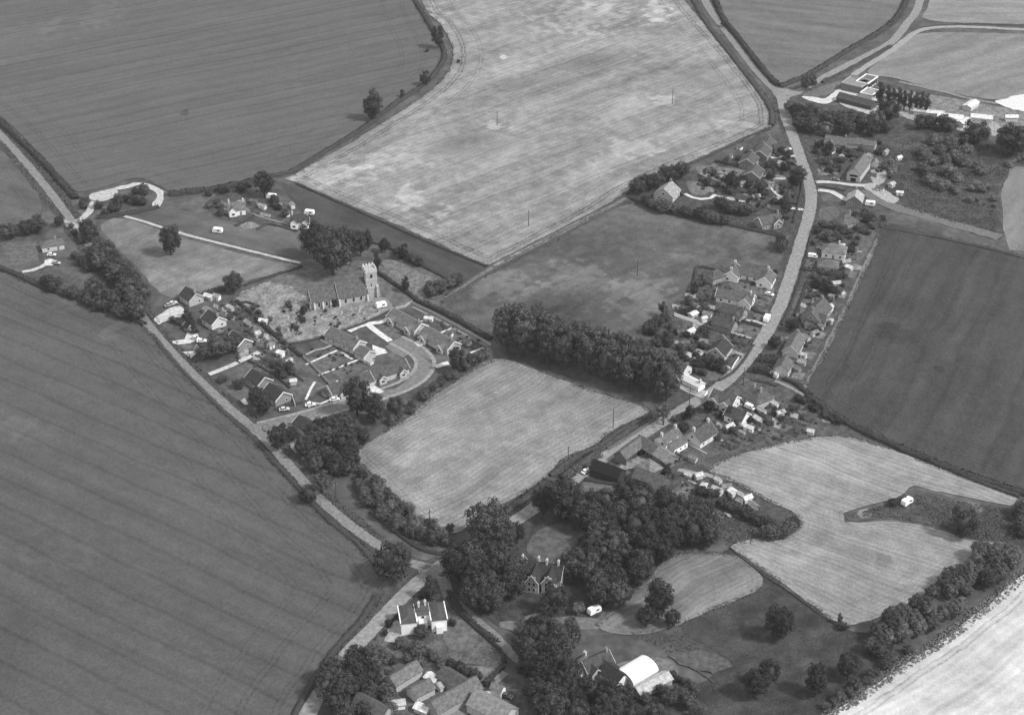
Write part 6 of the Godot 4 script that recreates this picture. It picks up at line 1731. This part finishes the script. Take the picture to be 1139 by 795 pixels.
func farm_sheds() -> void:
	flat_shed("cattle_shed", "grey flat roofed shed with dark open front at the farm", 952, 99, 0.7, -0.5, 12.0, 12.0, 4.0, 0.15, 150, 0.3)
	flat_shed("cattle_shed", "farm shed with white edged roof", 964, 96, 0.75, -0.55, 13.0, 7.0, 4.0, 0.5, 120, 0.8)
	flat_shed("cattle_shed", "low white walled shed in the farmyard", 967, 108, 0.75, -0.55, 9.0, 7.0, 3.0, 0.6, 170, 0.75)
	var a := at_px(953, 116, 10, 2.6)
	var o := thing("long_shed", "long dark roofed farm shed with dark walls", "farm building", a[0], a[1])
	block(o, Transform3D.IDENTITY, 21.0, 7.0, 2.6, 2.0, render_wall(0.08), roofing(92), false, {"windows": false})
	for s in [[1080, 120, 0.8, -0.55, 10.0, 5.0, 240.0, "white slab roofed store near the field edge"], [1092, 134, 0.98, 0.1, 11.0, 5.5, 240.0, "white roofed store in the bright yard"], [1098, 131, 0.97, 0.1, 12.0, 4.0, 150.0, "grey roofed store behind the white one"],
		[1040, 129, 0.97, 0.1, 9.0, 4.0, 235.0, "long white roofed store behind the dark trees"], [1057, 134, 0.97, 0.1, 13.0, 7.0, 245.0, "widest white roofed store in the bright yard"], [1072, 139, 0.8, -0.4, 8.0, 5.0, 235.0, "slanted white store at the end of the bright yard"], [1125, 134, 0.98, 0.0, 6.5, 3.0, 245.0, "small white store far right of the bright yard"], [1024, 127, 0.9, 0.1, 7.0, 4.0, 200.0, "pale store beside the poplar row"]]:
		var b := at_px(s[0], s[1], s[2] * 10, s[3] * 10)
		var q := thing("farm_store", s[7], "store", b[0], b[1])
		block(q, Transform3D.IDENTITY, s[4], s[5], 2.4, 0.9, render_wall(0.5), roofing(s[6], true), false, {"windows": false})

# ================================================================ church
func church() -> void:
	var d := ground(407, 334) - ground(346, 345)
	var turn := atan2(-d.z, d.x)
	var along := d.normalized()
	var nave := ground(390, 332)
	var o := thing("church", "flint church with battlemented tower, nave and lower chancel", "church", nave, turn)
	var flint := material("flint", grey(0.34), tex_stone, 9.0)
	var ashlar := material("dressed_stone", grey(0.48), tex_stone, 14.0)
	var roof := roofing(112)
	block(o, Transform3D(Basis.IDENTITY, Vector3(0, 0, 0)), 13.0, 9.2, 3.6, 5.9, flint, roof, false, {"windows": false, "barge": 0.34})
	block(o, Transform3D(Basis.IDENTITY, Vector3(-12.4, 0, 0.3)), 12.2, 7.4, 3.5, 4.3, flint, roof, false, {"windows": false, "barge": 0.34})
	# pointed windows
	for w in [[-3.6, 4.65, 0.0], [0.0, 4.65, 0.0], [3.4, 4.65, 0.0], [-8.6, 4.05, 0.0], [-12.0, 4.05, 0.0], [-15.4, 4.05, 0.0]]:
		pointed_window(o, Vector3(w[0], 1.0, w[1]), 0.0, 1.0, 1.9, ashlar)
	pointed_window(o, Vector3(-18.55, 1.3, 0.3), -PI / 2, 2.2, 3.2, ashlar)
	for b in [[-6.5, 4.6], [6.3, 4.6], [-10.3, 4.0], [-13.8, 4.0], [-17.6, 4.0]]:
		buttress(o, Vector3(b[0], 0, b[1] + 0.45), 0.0, 3.3, ashlar)
	for z in [-2.6, 3.2]:
		buttress(o, Vector3(-18.9, 0, z), PI / 2, 3.6, ashlar)
	# porch
	var pt := Transform3D(Basis(Vector3.UP, -PI / 2), Vector3(4.6, 0, 5.6))
	# tower
	var tw := 5.2
	var th := 13.0
	var tx := 9.0
	var st := new_st()
	box_into(st, Vector3(tx, th / 2 - 0.1, 0), Vector3(tw, th, tw))
	part("tower", st.commit(), flint, o)
	var tower: Node = o.get_node("tower")
	for y in [4.8, 9.0, 12.5]:
		part("string_course", box_mesh(Vector3(tw + 0.3, 0.25, tw + 0.3)), ashlar, tower, Vector3(tx, y, 0))
	part("tower_roof", box_mesh(Vector3(tw - 0.9, 0.2, tw - 0.9)), paint(0.3), tower, Vector3(tx, th + 0.1, 0))
	for s in [-1.0, 1.0]:
		part("parapet", box_mesh(Vector3(tw, 0.8, 0.42)), ashlar, tower, Vector3(tx, th + 0.3, s * (tw / 2 - 0.2)))
		part("parapet", box_mesh(Vector3(0.42, 0.8, tw - 0.86)), ashlar, tower, Vector3(tx + s * (tw / 2 - 0.2), th + 0.3, 0))
		for i in 4:
			part("merlon", box_mesh(Vector3(0.75, 0.7, 0.40)), ashlar, tower, Vector3(tx - 2.0 + i * 1.35, th + 1.04, s * (tw / 2 - 0.2)))
		for i in 2:
			part("merlon", box_mesh(Vector3(0.40, 0.7, 0.75)), ashlar, tower, Vector3(tx + s * (tw / 2 - 0.2), th + 1.04, -0.7 + i * 1.4))
	for c in [[1, 1], [-1, 1], [1, -1], [-1, -1]]:
		buttress(o, Vector3(tx + c[0] * (tw / 2 - 0.35), 0, c[1] * (tw / 2 + 0.5)), 0.0 if c[1] > 0 else PI, 6.0, flint)
		if c[0] > 0:
			buttress(o, Vector3(tx + tw / 2 + 0.5, 0, c[1] * (tw / 2 - 0.35)), PI / 2, 6.0, flint)
	for f in [[Vector3(tx, 9.7, tw / 2), 0.0], [Vector3(tx - tw / 2, 9.7, 0), -PI / 2], [Vector3(tx + tw / 2, 9.7, 0), PI / 2]]:
		pointed_window(o, f[0], f[1], 1.2, 1.9, ashlar)
	pointed_window(o, Vector3(tx, 5.8, tw / 2), 0.0, 0.6, 1.2, ashlar)
	part("tower_door", box_mesh(Vector3(0.12, 2.4, 1.5)), paint(0.08), o, Vector3(tx + tw / 2 + 0.02, 1.2, 0))
	# gravestones
	for k in 30:
		var g := thing("gravestone", "small upright gravestone in the pale churchyard", "gravestone", ground(0, 0), turn + PI / 2 + rng.randf_range(-0.15, 0.15), "gravestones in the churchyard")
		var row := k % 5
		var u := 0.0
		var v := 0.0
		if k < 15:
			u = 320.0 + (k / 5) * 6.0 + rng.randf_range(-1, 1)
			v = 350.0 + row * 4.5 + (k / 5) * 1.0
		elif k < 24:
			u = 352.0 + (k - 15) * 7.0 + rng.randf_range(-1, 1)
			v = 358.0 - (k - 15) * 1.9 + rng.randf_range(-3, 3)
		else:
			u = 392.0 + (k - 24) * 1.9
			v = 347.0 + (k % 2) * 3.5
		g.position = ground(u, v)
		part("stone", gravestone_mesh(), material("headstone_%d" % (k % 3), grey([0.28, 0.4, 0.2][k % 3]), tex_stone, 3.0), g)

func gravestone_mesh() -> ArrayMesh:
	if not cache.has("grave"):
		var st := new_st()
		box_into(st, Vector3(0, 0.45, 0), Vector3(0.16, 1.1, 0.8))
		for i in 8:
			var t0 := PI * i / 8
			var t1 := PI * (i + 1) / 8
			for e in [-0.08, 0.08]:
				tri(st, Vector3(e, 1.0, 0), Vector3(e, 1.0 + sin(t0) * 0.38, cos(t0) * 0.4), Vector3(e, 1.0 + sin(t1) * 0.38, cos(t1) * 0.4))
			quad(st, Vector3(-0.08, 1.0 + sin(t0) * 0.38, cos(t0) * 0.4), Vector3(0.08, 1.0 + sin(t0) * 0.38, cos(t0) * 0.4), Vector3(0.08, 1.0 + sin(t1) * 0.38, cos(t1) * 0.4), Vector3(-0.08, 1.0 + sin(t1) * 0.38, cos(t1) * 0.4))
		box_into(st, Vector3(0, 0.05, 0), Vector3(0.4, 0.2, 1.0))
		cache["grave"] = st.commit()
	return cache["grave"]

func pointed_window(o: Node, at: Vector3, turn: float, w: float, h: float, stone: Material) -> void:
	var st := new_st()
	var pane := new_st()
	for i in 2:
		var s := st if i == 0 else pane
		var hw := w / 2 + (0.18 if i == 0 else 0.0)
		var z := 0.06 if i == 0 else 0.10
		var p := [Vector3(-hw, 0 - (0.15 if i == 0 else 0.0), z), Vector3(hw, 0 - (0.15 if i == 0 else 0.0), z), Vector3(hw, h * 0.65, z), Vector3(hw * 0.6, h * 0.9, z), Vector3(0, h * 1.08, z), Vector3(-hw * 0.6, h * 0.9, z), Vector3(-hw, h * 0.65, z)]
		for k in range(1, 6):
			tri(s, p[0], p[k + 1], p[k])
	var f := part("window", st.commit(), stone, o, at)
	f.rotation.y = turn
	part("pane", pane.commit(), glass(), f)

func buttress(o: Node, at: Vector3, turn: float, h: float, stone: Material) -> void:
	var key := "buttress%d" % int(h * 10)
	if not cache.has(key):
		var st := new_st()
		var x := 0.35
		var p := [Vector3(x, -0.1, 0.6), Vector3(x, h * 0.55, 0.6), Vector3(x, h * 0.62, 0.3), Vector3(x, h * 0.92, 0.3), Vector3(x, h, -0.5), Vector3(x, -0.1, -0.5)]
		for k in p.size() - 1:
			var a: Vector3 = p[k]
			var b: Vector3 = p[k + 1]
			quad(st, Vector3(-x, b.y, b.z), b, a, Vector3(-x, a.y, a.z))
		for k in range(1, p.size() - 1):
			tri(st, p[0], p[k], p[k + 1])
			tri(st, Vector3(-x, p[0].y, p[0].z), Vector3(-x, p[k + 1].y, p[k + 1].z), Vector3(-x, p[k].y, p[k].z))
		cache[key] = st.commit()
	var b2 := part("buttress", cache[key], stone, o, at)
	b2.rotation.y = turn

# ================================================================ small things
func pole(u: float, v: float, h: float, label: String, arm := 1.6, group := "") -> void:
	var o := thing("power_pole", label, "power pole", ground(u, v), 0.6, group)
	if not cache.has("pole%d" % int(h)):
		var st := new_st()
		limb(st, Vector3(0, -0.3, 0), Vector3(0, h, 0), 0.19, 0.13)
		cache["pole%d" % int(h)] = st.commit()
	part("pole", cache["pole%d" % int(h)], paint(0.07), o)
	var c := part("crossarm", box_mesh(Vector3(arm, 0.14, 0.16)), paint(0.07), o, Vector3(0, h - 0.5, 0.16))
	for s in [-0.42, 0.42]:
		part("insulator", box_mesh(Vector3(0.12, 0.24, 0.12)), paint(0.6), c, Vector3(s * arm, 0.18, 0))

var car_meshes := []
func car(u: float, v: float, du: float, dv: float, a: float, label: String, van := false) -> void:
	if car_meshes.is_empty():
		var body := new_st()
		# side profile swept across, narrowing a little above the waist
		for spec in [[[-2.0, 0.35, -2.02, 0.62, -1.9, 0.86, -1.1, 0.92, 1.0, 0.92, 1.75, 0.82, 2.02, 0.66, 2.0, 0.35], 0.80, 0.80]]:
			sweep(body, spec[0], 0.80)
		var cab := new_st()
		sweep(cab, [-1.5, 0.9, -1.15, 1.36, 0.25, 1.38, 0.95, 0.9], 0.68)
		var top := new_st()
		sweep(top, [-1.22, 1.34, -1.12, 1.42, 0.2, 1.44, 0.34, 1.34], 0.70)
		var vb := new_st()
		sweep(vb, [-2.1, 0.4, -2.1, 1.7, -1.9, 1.9, 1.1, 1.9, 1.5, 1.75, 1.95, 1.05, 2.15, 0.9, 2.15, 0.4], 0.85)
		var wh := new_st()
		for i in 12:
			var t0 := TAU * i / 12
			var t1 := TAU * (i + 1) / 12
			var p0 := Vector3(cos(t0) * 0.31, sin(t0) * 0.31, 0)
			var p1 := Vector3(cos(t1) * 0.31, sin(t1) * 0.31, 0)
			var z := Vector3(0, 0, 0.1)
			quad(wh, p0 + z, p1 + z, p1 - z, p0 - z)
			tri(wh, z, p1 + z, p0 + z)
			tri(wh, -z, p0 - z, p1 - z)
		car_meshes = [body.commit(), cab.commit(), top.commit(), vb.commit(), wh.commit()]
	var d := at_px(u, v, du * 5, dv * 5)
	var o := thing("parked_van" if van else "parked_car", label, "van" if van else "car", d[0] + Vector3(0, 0.32, 0), d[1])
	var skin := material("car_paint_%d" % int(a * 100), grey(a), null, 1.0, 0.35)
	if van:
		part("body", car_meshes[3], skin, o)
		part("windscreen", box_mesh(Vector3(0.08, 0.6, 1.4)), glass(), o, Vector3(1.76, 1.42, 0)).rotation.z = 0.55
		for s in [-1.0, 1.0]:
			part("side_window", box_mesh(Vector3(0.8, 0.5, 0.06)), glass(), o, Vector3(0.95, 1.42, s * 0.85))
	else:
		part("body", car_meshes[0], skin, o)
		part("cabin_glass", car_meshes[1], glass(), o)
		part("roof", car_meshes[2], skin, o)
		part("bumper", box_mesh(Vector3(0.12, 0.16, 1.6)), paint(0.5), o, Vector3(2.05, 0.48, 0))
		part("bumper", box_mesh(Vector3(0.12, 0.16, 1.6)), paint(0.5), o, Vector3(-2.05, 0.48, 0))
	for s in [-1.0, 1.0]:
		part("headlight", box_mesh(Vector3(0.06, 0.16, 0.28)), paint(0.7), o, Vector3(2.12 if van else 2.03, 0.72, s * 0.58))
		for x in [-1.25, 1.3]:
			part("wheel", car_meshes[4], paint(0.03), o, Vector3(x, 0.31, s * 0.74))

func sweep(st: SurfaceTool, prof: Array, half: float) -> void:
	var n := prof.size() / 2
	for i in n:
		var j := (i + 1) % n
		var a := Vector3(prof[2 * i], prof[2 * i + 1], 0)
		var b := Vector3(prof[2 * j], prof[2 * j + 1], 0)
		var z := Vector3(0, 0, half)
		quad(st, a - z, b - z, b + z, a + z)
	for i in range(1, n - 1):
		var p0 := Vector3(prof[0], prof[1], half)
		var p1 := Vector3(prof[2 * i], prof[2 * i + 1], half)
		var p2 := Vector3(prof[2 * i + 2], prof[2 * i + 3], half)
		tri(st, p0, p1, p2)
		var m := Vector3(0, 0, 2 * half)
		tri(st, p0 - m, p2 - m, p1 - m)

func caravan(u: float, v: float, du: float, dv: float, label: String) -> void:
	var d := at_px(u, v, du * 5, dv * 5)
	var o := thing("caravan", label, "caravan", d[0] + Vector3(0, 0.25, 0), d[1])
	var st := new_st()
	sweep(st, [-2.3, 0.35, -2.4, 1.0, -2.2, 2.1, -1.9, 2.35, 1.9, 2.35, 2.2, 2.1, 2.4, 1.0, 2.3, 0.35], 1.05)
	part("body", st.commit(), paint(0.8), o)
	for s in [-1.0, 1.0]:
		part("window", box_mesh(Vector3(1.2, 0.6, 0.05)), glass(), o, Vector3(0.7, 1.5, s * 1.06))
		part("wheel", car_meshes[4], paint(0.03), o, Vector3(0, 0.31, s * 0.95))
	part("tow_bar", box_mesh(Vector3(1.2, 0.1, 0.1)), paint(0.2), o, Vector3(2.9, 0.5, 0))
	part("jockey_wheel", box_mesh(Vector3(0.14, 0.5, 0.14)), paint(0.1), o, Vector3(3.4, 0.25, 0))

func wall_line(called: String, label: String, category: String, pts: Array, h: float, w: float, m: Material, cap: Material) -> void:
	var c := plan(pts)
	var o := thing(called, label, category, Vector3(c[0].x, 0, c[0].y))
	for i in c.size() - 1:
		var a := c[i]
		var b := c[i + 1]
		var l := a.distance_to(b)
		var n: int = maxi(1, int(l / 2.4))
		for k in n:                             # one panel or length of wall each
			var mid := a.lerp(b, (k + 0.5) / n)
			var q := part("panel", box_mesh(Vector3(snappedf(l / n, 0.02), h, w)), m, o, Vector3(mid.x - c[0].x, h / 2 - 0.03, mid.y - c[0].y))
			q.rotation.y = atan2(-(b.y - a.y), b.x - a.x)
		for k in n + 1:
			var at := a.lerp(b, float(k) / n)
			part("post", box_mesh(Vector3(0.18, h + 0.15, 0.18)), cap, o, Vector3(at.x - c[0].x, h / 2 + 0.05, at.y - c[0].y))

func small_things() -> void:
	pole(553, 140, 8.5, "power pole on the bare patch in the middle of the wheat")
	pole(748, 116, 8.5, "power pole in the wheat nearer the street")
	pole(709, 307, 8.0, "power pole in the mottled pasture")
	pole(682, 476, 8.0, "power pole in the hedge between stubble and street")
	pole(658, 524, 8.0, "power pole beside the black barn")
	pole(632, 514, 7.0, "power pole at the lower corner of the stubble")
	pole(767, 450, 8.0, "power pole on the street below the avenue's end")
	pole(827, 429, 8.5, "power pole on the outside of the street bend")
	pole(374, 558, 8.0, "power pole beside the lower lane")
	pole(478, 588, 8.0, "power pole at the foot of the stubble")
	pole(856, 283, 8.0, "power pole beside the street at the pasture corner")
	pole(588, 252, 8.0, "power pole on the hedged farm track")
	car(652, 526, 0.85, -0.5, 0.80, "white car on the street beside the black barn")
	car(856, 329, 0.95, 0.25, 0.78, "white car in the grey lay-by opposite the white pair")
	car(904, 287, 0.95, 0.1, 0.8, "white van behind the hedge below the white fronted house", true)
	car(834, 455, 0.9, 0.4, 0.82, "white van between the hipped house and the white gables", true)
	car(224, 381, 0.97, -0.05, 0.8, "white car on the forked white drive")
	car(217, 378, 0.9, 0.2, 0.6, "pale car at the end of the forked drive")
	car(192, 339, 0.95, -0.25, 0.55, "pale car at the top of the wide gravel drive")
	car(188, 341, 0.95, -0.25, 0.3, "grey car beside the pale one on the gravel drive")
	car(345, 452, 0.98, -0.1, 0.8, "white car at the apron by the mouth of the close")
	car(372, 446, 0.98, -0.15, 0.82, "white car parked in the close below the row bungalow")
	car(316, 457, 0.95, -0.1, 0.5, "small pale car beside the lower paired house")
	car(443, 358, 0.9, -0.3, 0.5, "pale car on the branching white drive")
	car(876, 167, 0.95, 0.1, 0.75, "white car beside the low far bungalow")
	car(929, 201, 0.97, 0.1, 0.15, "dark car on the white barn drive")
	car(882, 183, 0.9, 0.2, 0.06, "dark car on the street at the north drives")
	car(57, 285, 0.97, 0.0, 0.7, "white car in front of the secluded bungalow")
	car(62, 294, 0.9, 0.1, 0.4, "grey car beside the secluded bungalow's parking")
	car(757, 217, 0.95, 0.2, 0.05, "dark car at the top of the winding white drive")
	car(556, 784, 0.9, 0.4, 0.05, "dark car beside the small white walled store")
	car(563, 776, 0.9, 0.3, 0.08, "black car below the small white walled store")
	caravan(242, 259, 0.97, 0.1, "white caravan on the grass by the white footpath")
	caravan(661, 682, 0.85, -0.4, "white caravan at the front of the wood")
	caravan(1009, 561, 0.8, -0.5, "white caravan in the overgrown hollow")
	caravan(302, 221, 0.9, 0.1, "white caravan under the big tree by the upper cottage")
	caravan(853, 357, 0.5, -0.8, "small white caravan at the street end of the white path")
	caravan(344, 239, 0.97, 0.1, "white caravan behind the lower white cottage")
	caravan(424, 342, 0.97, -0.2, "white caravan between the church and the north bungalows")
	caravan(968, 229, 0.9, 0.1, "white caravan beside the bright roofed cottage")
	var board := render_wall(0.4)
	var dark_board := render_wall(0.16)
	wall_line("garden_fence", "pale panel fence along the back of the north bungalows", "fence", [457,338, 480,349, 502,361, 526,374, 546,385], 1.5, 0.08, board, paint(0.3))
	wall_line("garden_fence", "pale fence between the west block's back lawns and lane gardens", "fence", [337,398, 348,408, 360,421, 368,431], 1.4, 0.08, board, paint(0.3))
	wall_line("garden_fence", "white fence beside the lower paired house", "fence", [325,443, 328,452], 1.3, 0.1, paint(0.75), paint(0.75))
	wall_line("garden_fence", "dark fence of the long lane gardens", "fence", [300,402, 320,412, 338,425], 1.3, 0.08, dark_board, paint(0.2))
	wall_line("garden_wall", "curving white wall at the street edge of the low white building", "wall", [754,432, 766,438, 782,444, 787,437], 1.0, 0.3, paint(0.8), paint(0.8))
	wall_line("garden_wall", "white wall at the front of the row bungalows", "wall", [346,449, 356,450, 366,446, 380,440], 0.7, 0.25, paint(0.8), paint(0.8))
	wall_line("garden_wall", "pale wall along the churchyard by the tower", "wall", [440,344, 450,342, 458,337], 1.2, 0.3, render_wall(0.35), paint(0.4))
	wall_line("garden_wall", "white wall before the farmhouse", "wall", [940,160, 955,161, 968,163], 1.2, 0.3, paint(0.66), paint(0.66))
	wall_line("garden_wall", "white wall along the street by the dark roofed house", "wall", [814,412, 817,406, 822,399], 1.0, 0.25, paint(0.7), paint(0.7))
	wall_line("garden_wall", "low pale wall below the white house garden", "wall", [764,494, 775,500, 786,506], 0.8, 0.25, paint(0.5), paint(0.5))
	wall_line("garden_wall", "white wall along the west end of the long white path", "wall", [750,350, 762,354, 778,359], 0.9, 0.25, paint(0.75), paint(0.75))
